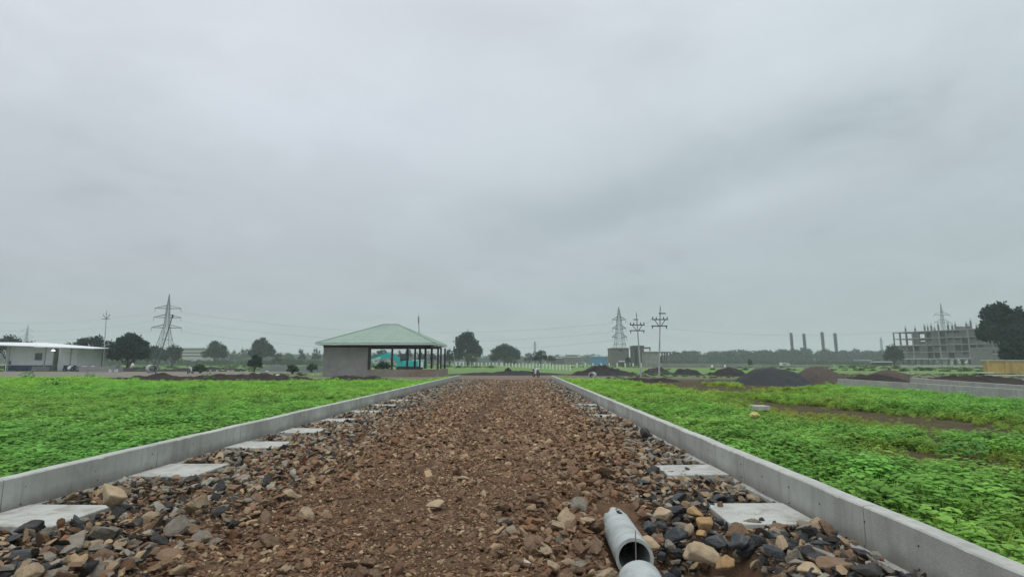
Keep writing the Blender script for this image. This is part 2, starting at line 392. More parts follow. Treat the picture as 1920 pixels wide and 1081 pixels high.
def scatter(name, P, S, E, I, C, coll, parent=None):
    """points with size, turn, kind and tone; each carries one instance"""
    n = len(P); me = bpy.data.meshes.new(name); me.vertices.add(n); me.vertices.foreach_set('co', np.asarray(P, np.float32).ravel())
    def at_(nm, ty, arr, key):
        a = me.attributes.new(nm, ty, 'POINT'); a.data.foreach_set(key, np.ascontiguousarray(arr).ravel())
    at_('size', 'FLOAT_VECTOR', np.asarray(S, np.float32), 'vector'); at_('turn', 'FLOAT_VECTOR', np.asarray(E, np.float32), 'vector')
    at_('which', 'INT', np.asarray(I, np.int32), 'value')
    c4 = np.ones((n, 4), np.float32); c4[:, :3] = C; at_('tone', 'FLOAT_COLOR', c4, 'color')
    me.update(); o = bpy.data.objects.new(name, me); COL.objects.link(o)
    if parent: o.parent = parent
    ng = bpy.data.node_groups.new(name, 'GeometryNodeTree')
    ng.interface.new_socket('Geometry', in_out='INPUT', socket_type='NodeSocketGeometry'); ng.interface.new_socket('Geometry', in_out='OUTPUT', socket_type='NodeSocketGeometry')
    gi = N(ng, 'NodeGroupInput'); go = N(ng, 'NodeGroupOutput'); ip = N(ng, 'GeometryNodeInstanceOnPoints')
    ci = N(ng, 'GeometryNodeCollectionInfo'); ci.inputs[0].default_value = coll; ci.inputs[1].default_value = True; ci.inputs[2].default_value = True
    def na(nm, ty):
        a = N(ng, 'GeometryNodeInputNamedAttribute', data_type=ty); a.inputs[0].default_value = nm; return a.outputs[0]
    L(ng, gi.outputs[0], ip.inputs['Points']); L(ng, ci.outputs[0], ip.inputs['Instance']); ip.inputs['Pick Instance'].default_value = True
    L(ng, na('which', 'INT'), ip.inputs['Instance Index'])
    er = N(ng, 'FunctionNodeEulerToRotation'); L(ng, na('turn', 'FLOAT_VECTOR'), er.inputs[0]); L(ng, er.outputs[0], ip.inputs['Rotation'])
    L(ng, na('size', 'FLOAT_VECTOR'), ip.inputs['Scale']); L(ng, ip.outputs[0], go.inputs[0])
    md = o.modifiers.new('scatter', 'NODES'); md.node_group = ng
    return o

def stone_tone(x, y, n):
    """colour per stone: brown on the crown of the road, greyer to the sides"""
    t_ = RNG.random(n); b = RNG.uniform(.6, 1.25, n)[:, None]
    brown = np.array([.24,.155,.095]); tan = np.array([.42,.305,.185]); red = np.array([.23,.125,.07]); grey = np.array([.30,.272,.22]); dark = np.array([.06,.055,.048])
    side = np.clip(sstep(-2.2, -4.0, x)*.75+sstep(1.5, 2.4, x)*.75+.25*sstep(12, 35, y), 0, .85)*(.6+.8*fbm(x*.9, y*.6, 77))
    c = np.where((t_ < .5)[:, None], brown, np.where((t_ < .68)[:, None], tan, red))
    t2 = RNG.random(n); wetz = sstep(1.15, 1.6, x)*(1-sstep(7, 9, y)); wetz = np.maximum(wetz, sstep(-3.2, -4.2, x)*(1-sstep(6.2, 7.5, y))*.9); gsel = RNG.random(n) < np.maximum(side, wetz*.85); t2 = np.where(wetz > .5, .25+.75*t2**.8, t2)
    cg = np.where((t2 < .5)[:, None], grey, np.where((t2 < .8)[:, None], dark, tan*.8))
    c = np.where(gsel[:, None], cg, c)
    return c*b
def slab_list(rows):
    out = []
    for fy, ny in rows:
        a = gnd(972, fy, .13).y; b = gnd(972, ny, .13).y if ny else a-.76
        out.append(((a+b)/2, a-b))
    return out
SLL = slab_list([(947, 989), (870, 893), (827, 840), (803, None), (783.5, None), (769, None), (757, None), (748, None), (716.5, None)])
SLR = slab_list([(940, 980), (870, 888), (841, None), (775, None), (762, None), (756, None), (712.5, None)])
def keep(x, y, s):
    ok = (x > WL+.04+s) & (x < WR-.03-s)
    for lst, left in ((SLL, True), (SLR, False)):
        for i, (yc, dp) in enumerate(lst):
            on = (np.abs(y-yc) < dp/2+s*(.7 if i < 3 else .2)) & ((x < -4.36+s*.7) if left else (x > 2.03-s*.7))
            if not left and i == 2: continue
            if not left and i in (1, 2): on &= (RNG.random(len(x)) < (.8 if i == 1 else .35)) | (y > yc+.1)
            ok &= ~on
    p = pit(x, y) > .25
    cem = p & (x > 1.0) & (y < 5.2)
    pipe = (np.abs(x-1.06) < .19+s*.4) & (y < 6.25)
    return ok & ~pipe & ~(cem & (x < 2.2))
def batch(n, x0, x1, y0, y1, s0, s1, dens=None, flat=.75):
    x = RNG.uniform(x0, x1, n); y = RNG.uniform(y0, y1, n)
    s = s0+(s1-s0)*RNG.random(n)**2.2
    k = keep(x, y, s)
    if dens is not None: k &= RNG.random(n) < dens(x, y)
    x, y, s = x[k], y[k], s[k]; n = len(x)
    S = s[:, None]*RNG.uniform(.8, 1.15, (n, 3)); S[:, 2] *= flat
    E = np.stack([RNG.normal(0, .45, n), RNG.normal(0, .45, n), RNG.uniform(0, 6.28, n)], 1)
    P = np.stack([x, y, road_h(x, y)+S[:, 2]*.2+(s1 > .055)*RNG.random(n)*.08*rough(x, y)], 1)
    return P, S, E, stone_tone(x, y, n)
track = lambda x, y: 1-.93*np.exp(-((x+1.0-.12*np.sin(y*.3))/.42)**2)*sstep(6, 15, y)
side = lambda x, y: np.clip(sstep(-1.9, -3.6, x)*1.0+sstep(1.1, 2.2, x)*1.0+.10, 0, 1)
clump = lambda x, y: .38+.62*sstep(.38, .62, fbm(x*1.1, y*.8, 41))
def rough(x, y):
    thr = np.where(y < 6.6, -.35, np.where(y < 11, .3, .9)); return np.clip(sstep(-1.9, -3.6, x)+sstep(thr, thr+.9, x)+.12, 0, 1)
B = [batch(52000, -5.3, 2.9, 2.6, 9, .008, .024),
     batch(42000, -5.3, 2.9, 2.6, 10, .017, .048, lambda x, y: clump(x, y)*track(x, y)),
     batch(9500, -5.3, 2.9, 2.6, 10, .036, .085, lambda x, y: (.42+.58*rough(x, y))*clump(x, y)),
     batch(34000, -5.3, 2.9, 9, 21, .02, .05, track),
     batch(17000, -5.3, 2.9, 9, 21, .045, .105, lambda x, y: (.4+.6*np.maximum(clump(x, y), rough(x, y)))*track(x, y)),
     batch(15000, -5.3, 2.9, 20, 47.5, .055, .12, lambda x, y: track(x, y)),
     batch(16000, -5.3, 2.9, 20, 48, .03, .06, track),
     batch(2200, -5.3, 2.9, 9, 46, .09, .15, lambda x, y: track(x, y)*(.15+.85*side(x, y))),
     batch(3300, -5.3, 2.9, 3, 9.5, .06, .125, lambda x, y: .95*rough(x, y)**1.5)]
P, S, E, C = (np.concatenate([b[i] for b in B]) for i in range(4))
# the largest ones become stones of their own
app = S[:, 0]/np.hypot(P[:, 0], P[:, 1]); infr = (P[:, 1] > 3.7) & (np.abs(P[:, 0]) < P[:, 1]*.99)
order = np.argsort(-np.where(infr, app, 0))[:212]
single = np.zeros(len(P), bool); single[order] = True
rub = scatter('loose_stones', P[~single], S[~single], E[~single], RNG.integers(0, 14, (~single).sum()), C[~single], protos, road)
tag(rub, kind='stuff')
stone_me = {}
def stone_mesh(vi, key, sub=3):
    if (vi, key) not in stone_me:
        v, f = rock_verts(sub, 200+vi, sq=(1, .62+.04*(vi%8), .42+.045*(vi%7)), planes=8, ns=.05)
        me = bpy.data.meshes.new('stone'); me.from_pydata(v.tolist(), [], f.tolist()); me.materials.append(RM[key]); stone_me[(vi, key)] = me
    return stone_me[(vi, key)]
for i in order:
    x, y, z = P[i]; sd_ = float(side(np.array([x]), np.array([y]))[0])
    q = random.random()
    if (x > 1.2 and y < 8) or (x < -3.4 and y < 6.5): key = 'wet' if q < .28 else 'dark' if q < .62 else 'grey' if q < .74 else 'brown' if q < .9 else 'tan'
    elif sd_ > .4: key = 'dark' if q < .36 else 'grey' if q < .68 else 'brown' if q < .88 else 'tan'
    else: key = 'brown' if q < .5 else 'tan' if q < .75 else 'red' if q < .9 else 'grey'
    o = bpy.data.objects.new('stone', stone_mesh(random.randrange(12), key)); COL.objects.link(o); o.parent = road
    o.location = (x, y, z); o.scale = S[i]*Vector((1.05, 1.05, 1.15)); o.rotation_euler = E[i]

def boulder(name, px0, px1, py0, py1, Y, key, label, seed, sub=4, depth=.8, rot=None, cat='rock', planes=9):
    a = at(px0, py1, Y); b = at(px1, py0, Y); wdt = abs(b.x-a.x)/2; hgt = abs(b.z-a.z)/2
    v, f = rock_verts(sub, seed, sq=(1, 1, 1), planes=planes, ns=.06, rnd=1.3)
    ext = np.abs(v).max(axis=0); v = v/ext*np.array([wdt, wdt*depth, hgt])
    o = npmesh(name, v, f, RM[key]); o.location = ((a.x+b.x)/2, Y+wdt*depth*.3, (a.z+b.z)/2); o.rotation_euler = (0, 0, random.uniform(-.2, .2))
    return tag(o, label, cat)
boulder('boulder', 180, 236, 906, 962, 5.55, 'tan', 'large rounded tan boulder resting on the corner of the nearest left slab', 11, planes=16)
boulder('boulder', 196, 242, 906, 935, 6.1, 'brown', 'flat brown boulder just behind the rounded tan boulder at the left wall', 12)
boulder('boulder', 1285, 1357, 1014, 1066, 4.55, 'tan', 'biggest tan boulder in the pit right of the concrete pipe', 13)
boulder('boulder', 1344, 1378, 1036, 1073, 4.35, 'ochre', 'small pointed ochre rock right of the biggest tan boulder', 14)
boulder('boulder', 1248, 1298, 984, 1022, 5.1, 'wet', 'wet black boulder with dark green sheen above the biggest tan boulder', 15)
boulder('boulder', 1322, 1374, 1005, 1030, 4.95, 'wet', 'long wet black rock lying in front of the near right slab', 16)
boulder('boulder', 1368, 1412, 1000, 1034, 4.85, 'wet', 'blocky wet black rock under the front edge of the near right slab', 17)
boulder('boulder', 1283, 1308, 975, 1010, 5.2, 'tan', 'upright tan rock between the wet black boulder and the slab', 18)
boulder('boulder', 1306, 1345, 970, 1000, 5.25, 'ochre', 'slanting ochre tan rock left of the near right slab', 19)
boulder('boulder', 1304, 1330, 993, 1008, 5.0, 'ochre', 'small flat orange rock above the long wet black rock', 20)
boulder('boulder', 1226, 1262, 948, 975, 5.6, 'tan', 'tan rock with pointed top right of the broken pipe end', 21)
boulder('boulder', 1282, 1318, 948, 972, 5.6, 'ochre', 'angular yellow tan rock left of the slab corner', 22)
boulder('boulder', 1192, 1216, 952, 975, 5.8, 'red', 'reddish grey rock touching the broken end of the pipe', 23)
boulder('boulder', 1206, 1232, 975, 1004, 5.45, 'wet', 'black rock beside the upper half of the pipe', 24)
boulder('boulder', 1228, 1256, 978, 992, 5.5, 'dark', 'dark rock between the pipe and the wet black boulder', 25)
boulder('boulder', 1206, 1238, 1007, 1036, 4.8, 'tan', 'tan rock leaning against the mouth of the pipe', 26)
boulder('boulder', 1243, 1268, 1010, 1034, 4.7, 'grey', 'small grey rock left of the biggest tan boulder', 27)
boulder('boulder', 1228, 1246, 1000, 1022, 4.95, 'red', 'narrow pink brown rock behind the tan rock at the pipe mouth', 28)
boulder('boulder', 1526, 1576, 1026, 1060, 4.35, 'grey', 'pale grey brown pointed boulder near the base of the right wall', 29)
boulder('boulder', 1540, 1614, 1046, 1082, 4.15, 'brown', 'broad brown cracked boulder in the bottom right pile', 30)
boulder('boulder', 1474, 1520, 1046, 1070, 4.3, 'grey', 'flat grey brown rock left of the broad cracked boulder', 31)
boulder('boulder', 1604, 1660, 1056, 1086, 4.05, 'dark', 'dark grey rock wedged against the foot of the right wall', 32)
boulder('boulder', 1436, 1470, 1010, 1032, 4.75, 'dark', 'dark mottled rock among rubble below the near right slab', 33)
boulder('boulder', 1500, 1545, 1058, 1086, 4.05, 'tan', 'tan boulder at the bottom edge of the right rubble pile', 45)
boulder('boulder', 1196, 1222, 801, 822, 10.9, 'dark', 'upright dark rock leaning against the right wall', 34)
boulder('boulder', 1167, 1189, 785, 803, 12.6, 'brown', 'brown pointed rock near the right wall, farther of the two upright rocks', 35)
boulder('boulder', 936, 974, 986, 1022, 5.1, 'grey', 'upright grey green broken rock in the middle of the road', 36, planes=9)
boulder('boulder', 912, 942, 1024, 1058, 4.55, 'brown', 'upright yellow brown rock below the grey green broken rock', 37, planes=9)
boulder('boulder', 978, 1008, 1048, 1086, 4.3, 'white', 'whitish crumbling rock at the bottom centre right of the road', 38)
boulder('boulder', 792, 834, 936, 954, 6.2, 'tan', 'flat tan stone alone in the centre of the road', 39)
boulder('boulder', 596, 626, 958, 982, 5.7, 'brown', 'dark brown rock with tan top left of the road centre', 40)
boulder('boulder', 340, 372, 888, 912, 7.1, 'dark', 'dark angular rock on the front of the second left slab', 41)
boulder('boulder', 30, 80, 974, 1002, 4.85, 'dark', 'dark rounded rock leaning on the nearest left slab', 42)
boulder('boulder', 104, 166, 1000, 1034, 4.5, 'grey', 'flat pale grey rock lying among dark rocks at lower left', 43)
boulder('boulder', 272, 345, 1026, 1052, 4.4, 'brown', 'long brown rock at lower left between dark rubble and gravel', 44)
boulder('boulder', 530, 558, 902, 922, 7.0, 'dark', 'single dark brown stone left of the road centre', 46)
boulder('boulder', 345, 392, 953, 975, 5.7, 'tan', 'flat tan stone right of the dark rubble by the left wall', 47)
boulder('boulder', 210, 252, 975, 986, 5.3, 'ochre', 'flat ochre stone in front of the nearest left slab', 48)

# ------------------------------------------------------------------ road walls
def wall_run(name, label, X, side_, y0, y1, step=2.38, h=.45, th=.155):
    t_ = thing(name, (X, y0, 0), label, 'wall', 'low concrete walls')
    y = y0; k = 0
    while y < y1-.3:
        yy = min(y+step, y1); n = 44 if y < 14 else 12; ch = [0.]*(n+1)
        for q in range(n+1):
            if random.random() < .10: ch[q] = random.uniform(.002, .010)
        mb = MB(); vs = []
        lift = random.uniform(-.0015, .0015)
        for i in range(n+1):
            u = y+(yy-y)*i/n; dz = .010*(mn.noise(Vector((X, u*1.3, 0)))) + lift; dx = .004*mn.noise(Vector((X+5, u*.9, 0)))
            a, b = (0, side_*th)
            e0 = .006 if i in (0, n) else 0
            vs += [(a+dx, u-y0+(e0 if i == 0 else -e0), -.5), (a+dx, u-y0, h-.012+dz-ch[i]), (a+dx+side_*(.012+ch[i]*1.3), u-y0, h+dz-ch[i]*.4), (b-side_*.012, u-y0, h+dz), (b, u-y0, h-.012+dz), (b, u-y0, -.5)]
        fs = []
        for i in range(n):
            for j in range(5):
                q = (i*6+j, i*6+j+1, (i+1)*6+j+1, (i+1)*6+j); fs.append(q if side_ > 0 else q[::-1])
        fs += [(0, 1, 2, 3, 4, 5), tuple(n*6+j for j in range(6))]
        # joint gap
        vs = [(v[0], v[1]+(.0045 if abs(v[1]-(y-y0)) < .01 else (-.0045 if abs(v[1]-(yy-y0)) < .01 else 0)), v[2]) for v in vs]
        mb.add(vs, fs).build('wall_panel', M['conc'], t_)
        y = yy
    c = MB(); c.box((side_*th/2, (y1-y0)/2, -.05), (th-.02, y1-y0-.05, .84)); c.build('joint_filler', M['conc_dark'], t_)
    return t_
wl = wall_run('kerb_wall', 'long low concrete wall along the left edge of the stone road', WL, -1, .9, 49.5)
wr = wall_run('kerb_wall', 'long low concrete wall along the right edge of the stone road, dotted with dark tie holes', WR, 1, -.1, 48.2, 2.42)
# dark discs painted for the shaded form tie holes in the near part of the walls
def holes(parent, X, s, rows, y0, y1, dy, org):
    mb = MB(); y = y0
    while y < y1:
        for zr in rows:
            z = zr+random.uniform(-.03, .03); yy = y+random.uniform(-.04, .04); r = random.uniform(.006, .011)
            a = (X-org[0]+s*.004, yy-org[1], z); b = (X-org[0]-s*.005, yy-org[1]-.004, z-.004); mb.tube(a, b, r*1.1, r*.7, 7)
        y += dy
    o = mb.build('tie_hole_discs', M['hole'], parent); o['kind'] = 'stuff'  # discs sit proud of the wall; hole shade is in their colour
holes(wr, WR, 1, (.15, .33), 2.9, 9.5, .62, (WR, -.1)); holes(wl, WL, -1, (.16, .32), 4.9, 9.5, 1.0, (WL, .9))
def lip(parent, X, s, y0, y1, org):
    n = int((y1-y0)/.05); vs = []; fs = []
    for i in range(n+1):
        y = y0+(y1-y0)*i/n; wd = .035+.05*max(0, mn.noise(Vector((X, y*2.2, 1)))+.25)+.012*mn.noise(Vector((X, y*17, 1))); zt = .085+.02*mn.noise(Vector((X, y*5, 7)))
        vs += [(X-org[0]-s*(-.01), y-org[1], zt+.02), (X-org[0]-s*wd, y-org[1], zt), (X-org[0]-s*(wd+.02), y-org[1], -.1)]
        if i:
            for j in (0, 1): fs.append(((i-1)*3+j, (i-1)*3+j+1, i*3+j+1, i*3+j))
    MB().add(vs, fs).build('mortar_lip', M['mortar'], parent)
lip(wr, WR, 1, 2.5, 20, (WR, -.1)); lip(wl, WL, -1, 4, 22, (WL, .9))

# chamber slabs in pairs
ordn2 = 'first second third fourth fifth sixth seventh eighth ninth tenth eleventh twelfth thirteenth fourteenth fifteenth sixteenth seventeenth eighteenth nineteenth twentieth last'.split()
ordn = 'nearest second third fourth fifth sixth seventh eighth ninth tenth eleventh twelfth thirteenth fourteenth fifteenth sixteenth seventeenth eighteenth nineteenth'.split()
for lst, s in ((SLL, -1), (SLR, 1)):
    for k, (y, dp) in enumerate(lst):
        X0, X1 = (WL+.03, -4.36) if s < 0 else (2.03, WR-.03)
        wv = abs(X1-X0); mb = MB(); th = .16; tz = (.13 if (k, s) != (2, 1) else .085) if k < 3 else .125+random.uniform(-.01, .02)
        mb.box((0, 0, 0), (wv*(1 if k < 3 else random.uniform(.8, 1)), dp, th))
        o = mb.build('chamber_slab', M['conc_light'], bevel=.012)
        o.location = ((X0+X1)/2, y, tz-th/2); o.rotation_euler = (random.uniform(-.012, .012), random.uniform(-.015, .015), random.uniform(-.03, .03))
        extra = {(0, -1): ', with the tan boulder on its corner', (1, -1): ', with a dark rock on its front', (0, 1): ', above the black wet rocks', (1, 1): ', half buried in rocks'}.get((k, s), '')
        tag(o, f'{ordn[k]} pale concrete slab from the camera along the {"left" if s < 0 else "right"} wall{extra}', 'slab', 'concrete slabs beside the road walls')

# ------------------------------------------------------------------ pipes
def pipe(label, a, b, ro, ri, rag=0, m='pipe', cat='pipe', grp=None, name='concrete_pipe'):
    a, b = Vector(a), Vector(b); mb = MB(); mb.ring(a-a, b-a, ro, ri, 40, rag)
    o = mb.build(name, M[m]); o.location = a; o.data.shade_smooth()
    es = o.modifiers.new('edges', 'EDGE_SPLIT'); es.split_angle = R(50)
    return tag(o, label, cat, grp)
PA, PB = at(1190, 1046, 4.70), at(1154, 981, 6.05)
pipe('pale concrete drain pipe with broken far end lying open in the pit', PA, PB, .157, .130, .15)
o = MB().tube((PB-PA)*.80, (PB-PA)*.86, .128, .128, 20).build('light_block', M['soil']); o.parent = bpy.data.objects['concrete_pipe']  # unseen dark disc added to keep light out of the pipe
P2 = at(1200, 1094, 4.02); pipe('second concrete drain pipe at the bottom edge in front of the open one', P2, P2+Vector((-.10, -1.4, .0)), .160, .133)
mb = MB(); mb.tube((0, 0, 0), (.004, 0, .34), .005, .004, 6); rb = mb.build('reinforcing_rod', mat('rusty_rod', (.25,.22,.20), .8)); rb.location = at(1192.5, 1060, 4.42)-Vector((0, 0, .08))
tag(rb, 'thin upright steel rod in front of the pipe mouth', 'rod')
# rubble crumbs on the broken end
for k in range(6):
    o = bpy.data.objects.new('pipe_crumb', stone_mesh(k, 'dark')); COL.objects.link(o)
    p = PB.lerp(PA, .06+.03*k); o.location = (p.x+.02*random.uniform(-1, 1)+.01, p.y+random.uniform(-.05, .05), p.z+.157+.008); o.scale = (random.uniform(.012, .028),)*3
    tag(o, f'{ordn2[k]} dark crumb of rock on the broken pipe end, counted from the broken rim', 'stone', 'dark crumbs on the broken pipe end')
# cement floor and sand in the pit
def patch(name, px, Zf, m, label, seed):
    c = sum((Vector(p) for p in px), Vector())/len(px); n = 60; vs = [(c.x, c.y, Zf(c.x, c.y))]; fs = []
    K = len(px)
    for i in range(n):
        u = i/n*K; a = Vector(px[int(u)%K]); b = Vector(px[(int(u)+1)%K]); p = a.lerp(b, u-int(u)); p = c+(p-c)*(1+.10*mn.noise(Vector((i*.6, seed, 0)))*math.sin(math.pi*i/n*1))
        vs.append((p.x, p.y, Zf(p.x, p.y)))
        fs.append((0, 1+i, 1+(i+1)%n))
    return tag(MB().add(vs, fs).build(name, m), label, kind='structure')
cf = patch('cement_floor', [(1.18, 2.9, 0), (2.05, 2.9, 0), (2.15, 3.6, 0), (1.95, 4.2, 0), (1.62, 4.65, 0), (1.2, 4.85, 0)], lambda x, y: -.205+.03*(x-1.2), M['conc_dark'], 'smooth grey cement bedding on the floor of the pit', 3)
M['sand'] = mat('wet_sand', (.20,.145,.10), .95, .3, 6, .5, 60, col2=(.30,.225,.16), world=True)
sp = patch('sand_patch', [(.30, 3.2, 0), (.86, 3.2, 0), (.86, 4.2, 0), (.80, 4.6, 0), (.62, 4.75, 0), (.45, 4.5, 0)], lambda x, y: float(road_h(np.array([x]), np.array([y]))[0])+.02, M['sand'], 'patch of light brown sand left of the pipe', 5)
# wet gravel along the edge of the cement
n = 900; tt = RNG.random(n); pth = np.array([(1.28, 4.88), (1.62, 4.66), (1.96, 4.2), (2.12, 3.6), (2.1, 3.0)])
seg = tt*3.99; i0 = seg.astype(int); fr = (seg-i0)[:, None]; xy = pth[i0]*(1-fr)+pth[i0+1]*fr+RNG.normal(0, .035, (n, 2))
s_ = RNG.uniform(.006, .016, n); Cg = np.array([.5,.5,.48])*RNG.uniform(.3, 1.1, n)[:, None]
wg = scatter('pit_gravel', np.stack([xy[:, 0], xy[:, 1], -.205+.03*(xy[:, 0]-1.2)+s_*.5], 1), np.repeat(s_[:, None], 3, 1), RNG.uniform(0, 6, (n, 3)), RNG.integers(0, 10, n), Cg, protos)
tag(wg, 'fine grey gravel along the edge of the cement bedding', kind='stuff')
# packed rocks inside the pit
for k in range(120):
    x = random.uniform(1.26, 2.45); y = random.uniform(4.0, 6.5); 
    if x < 2.15 and y < 4.9+.0*x: 
        if x < 2.0-(y-4.)*.3: continue
    s = random.uniform(.05, .10); o = bpy.data.objects.new('stone', stone_mesh(random.randrange(12), random.choice(['wet', 'wet', 'wet', 'dark', 'dark', 'brown', 'grey', 'tan'])))
    COL.objects.link(o); o.parent = road; o.location = (x, y, float(road_h(np.array([x]), np.array([y]))[0])+s*.45); o.scale = (s, s*.95, s*.9); o.rotation_euler = [random.uniform(0, 6) for _ in range(3)]

# ------------------------------------------------------------------ crops and scrub
leafc = bpy.data.collections.new('crop_kinds')
def leaf(mb, c, dirv, up, ln, wd):
    """lobed leaf, folded a little along its rib"""
    d = Vector(dirv).normalized(); u = Vector(up); s = d.cross(u).normalized(); u = s.cross(d)
    pts = [(0, 0, 0), (.25, .42, .05), (.55, .5, .0), (.8, .26, -.06), (1, 0, -.14), (.8, -.26, -.06), (.55, -.5, .0), (.25, -.42, .05), (.5, 0, .06)]
    vs = [Vector(c)+d*(p[0]*ln)+s*(p[1]*wd)+u*(p[2]*ln) for p in pts]
    mb.add(vs, [(0, 1, 8), (1, 2, 8), (2, 3, 8), (3, 4, 8), (4, 5, 8), (5, 6, 8), (6, 7, 8), (7, 0, 8)])
def crop_plant(seed, nl=32, r=.17, h=.26):
    rd = random.Random(seed); mb = MB()
    for i in range(nl):
        a = i*2.4+rd.uniform(-.4, .4); rr = r*math.sqrt((i+.3)/nl)*rd.uniform(.7, 1.1); z = h*(1-.55*(rr/r)**2)*rd.uniform(.75, 1.08)
        c = (rr*math.cos(a)*.6, rr*math.sin(a)*.6, z); ln = rd.uniform(.034, .062)
        leaf(mb, c, (math.cos(a), math.sin(a), rd.uniform(-.35, .25)), (0, 0, 1), ln, ln*.95)
    for i in range(4):
        a = rd.uniform(0, 6.28); mb.tube((0, 0, 0), (.07*math.cos(a), .07*math.sin(a), h*.8), .003, .002, 3, False)
    return mb
for i in range(6):
    mb = crop_plant(i); me = bpy.data.meshes.new('crop'); me.from_pydata(mb.v, [], mb.f); me.materials.append(M['leaf']); leafc.objects.link(bpy.data.objects.new('crop_%d' % i, me))
grassc = bpy.data.collections.new('grass_kinds')
for i in range(4):
    rd = random.Random(50+i); mb = MB()
    for k in range(26):
        a = rd.uniform(0, 6.28); r0 = rd.uniform(0, .10); ln = rd.uniform(.12, .30); b = rd.uniform(.1, .6)
        p = Vector((r0*math.cos(a), r0*math.sin(a), 0)); q = p+Vector((math.cos(a)*ln*b, math.sin(a)*ln*b, ln)); m_ = p.lerp(q, .5)+Vector((0, 0, .03)); s = Vector((-math.sin(a), math.cos(a), 0))*.006
        mb.add([p-s, p+s, m_+s, q, m_-s], [(0, 1, 2, 4), (4, 2, 3)])
    me = bpy.data.meshes.new('tuft'); me.from_pydata(mb.v, [], mb.f); me.materials.append(M['leaf']); grassc.objects.link(bpy.data.objects.new('tuft_%d' % i, me))
EDGE = ([-200, 0, 120, 190, 230, 300, 760, 800, 868, 1030, 1075, 1190, 1215, 1285, 1310, 1380, 1400, 1500, 1560, 1575, 1925, 2300],
        [707, 706, 706, 706, 711, 713, 712, 710, 703, 703, 709, 711, 716, 717, 713, 713, 720, 722, 719, 719, 746, 778])
def crops(name, n, xf, y0, y1, bare, yell, label, parent):
    y = y0+(y1-y0)*RNG.random(n); x0, x1 = xf(y); x = x0+(x1-x0)*RNG.random(n)
    keepm = (np.abs(x) < y*1.05+3.0)
    near = RNG.random(n) < np.clip(1.2-(y/y1)*.35, .5, 1)
    gaps = fbm(x*.7, y*.7, 61)
    tpx, tpy = proj(x, y, 0*x+.40); lim = np.interp(tpx, EDGE[0], EDGE[1]); keepm &= (tpy > lim+RNG.normal(0, .5, n)) | (y < 6)
    k = keepm & near & (RNG.random(n) > emask(x, y, bare)*np.clip(.55+.9*fbm(x*.9, y*.5, 37), .5, .985)) & (RNG.random(n) > emask(x, y, yell)*.35)
    x, y, gaps = x[k], y[k], gaps[k]; n = len(x)
    s = RNG.uniform(.75, 1.25, n)*(.55+.9*gaps)*np.where(RNG.random(n) < .05, 1.35, 1); s = s*(1-.45*emask(x, y, yell, .5))*(1-.3*emask(x, y, bare, .8))
    far_c = sstep(8, 40, y)
    ye = emask(x, y, yell, .6)[:, None]
    tn = np.stack([1.06+.36*far_c+.3*(fbm(x*.25, y*.25, 63)-.5)*2, 1.0+.30*far_c, 1.1-.1*far_c], 1)*RNG.uniform(.72, 1.25, n)[:, None]
    tn = tn*(1-ye)+ye*tn*np.array([1.35, .92, .8])
    P = np.stack([x, y, fld_h(x, y)-.02], 1); S = np.repeat(s[:, None], 3, 1)
    E = np.stack([RNG.normal(0, .08, n), RNG.normal(0, .08, n), RNG.uniform(0, 6.28, n)], 1)
    o = scatter(name, P, S, E, RNG.integers(0, 6, n), tn, leafc, parent); tag(o, label, kind='stuff')
    k = (RNG.random(n) < .5) & (x > WR+.55 if x.mean() > 0 else x < WL-.55)
    o = scatter(name.replace('crop', 'grass'), P[k]+RNG.normal(0, .08, (k.sum(), 3))*[1, 1, 0], S[k]*np.array([1, 1, .85]), E[k], RNG.integers(0, 4, k.sum()), tn[k]*np.array([1.25, 1.0, .9]), grassc, parent)
    tag(o, label.replace('leafy crop', 'grass blades'), kind='stuff')
crops('left_crop', 62000, lambda y: (-1.05*y-4, 0*y+WL-.26), 1.5, 46, [], [], 'dense bright green leafy crop filling the left field', fieldL)
crops('right_crop', 48000, lambda y: (0*y+WR+.28, 26+0*y), 1.0, 44, BARE, YELL, 'dense bright green leafy crop filling the right field', fieldR)

# scrub in the middle distance
scrubc = bpy.data.collections.new('scrub_kinds')
for i in range(4):
    rd = random.Random(80+i); mb = MB()
    for k in range(90):
        a = rd.uniform(0, 6.28); e = rd.uniform(0, 1.5); r0 = rd.uniform(.5, 1)*(.8+.3*math.sin(a*2+i))
        c = (r0*math.cos(a)*math.cos(e), r0*math.sin(a)*math.cos(e), r0*math.sin(e)*.7)
        leaf(mb, c, (rd.uniform(-1, 1), rd.uniform(-1, 1), rd.uniform(-.5, .8)), (rd.uniform(-.4, .4), rd.uniform(-.4, .4), 1), .34, .24)
    me = bpy.data.meshes.new('bush'); me.from_pydata(mb.v, [], mb.f); me.materials.append(M['scrub']); scrubc.objects.link(bpy.data.objects.new('bush_%d' % i, me))
n = 5200; y = 58+420*RNG.random(n)**1.3; x = (RNG.random(n)*2-1)*1.05*y
k = (fbm(x*.02, y*.03, 91) > .50) & ~((x > -110) & (x < -30) & (y > 54) & (y < 92)) & ~((np.abs(x+17) < 9) & (y < 76)) & ~((x > -12) & (x < 60) & (y < 64)) & ~((x > -12) & (x < 16) & (y < 105) ) & ~((x>-45)&(x<-10)&(y>84)&(y<116))
k &= ~((x > 60) & (y < 82)) & ~((x > -6) & (x < 14) & (y < 200))
x, y = x[k], y[k]; n = len(x); s = RNG.uniform(.18, .62, n)*(1+y/260); tn = np.array([1.25, 1.1, 1.])*RNG.uniform(.6, 1.35, n)[:, None]
o = scatter('scrub', np.stack([x, y, 0*x-.05], 1), np.stack([s*1.4, s*1.4, s*.8], 1), np.stack([0*x, 0*x, RNG.uniform(0, 6, n)], 1), RNG.integers(0, 4, n), tn, scrubc)
tag(o, 'low green scrub dotted over the far grassland', kind='stuff')

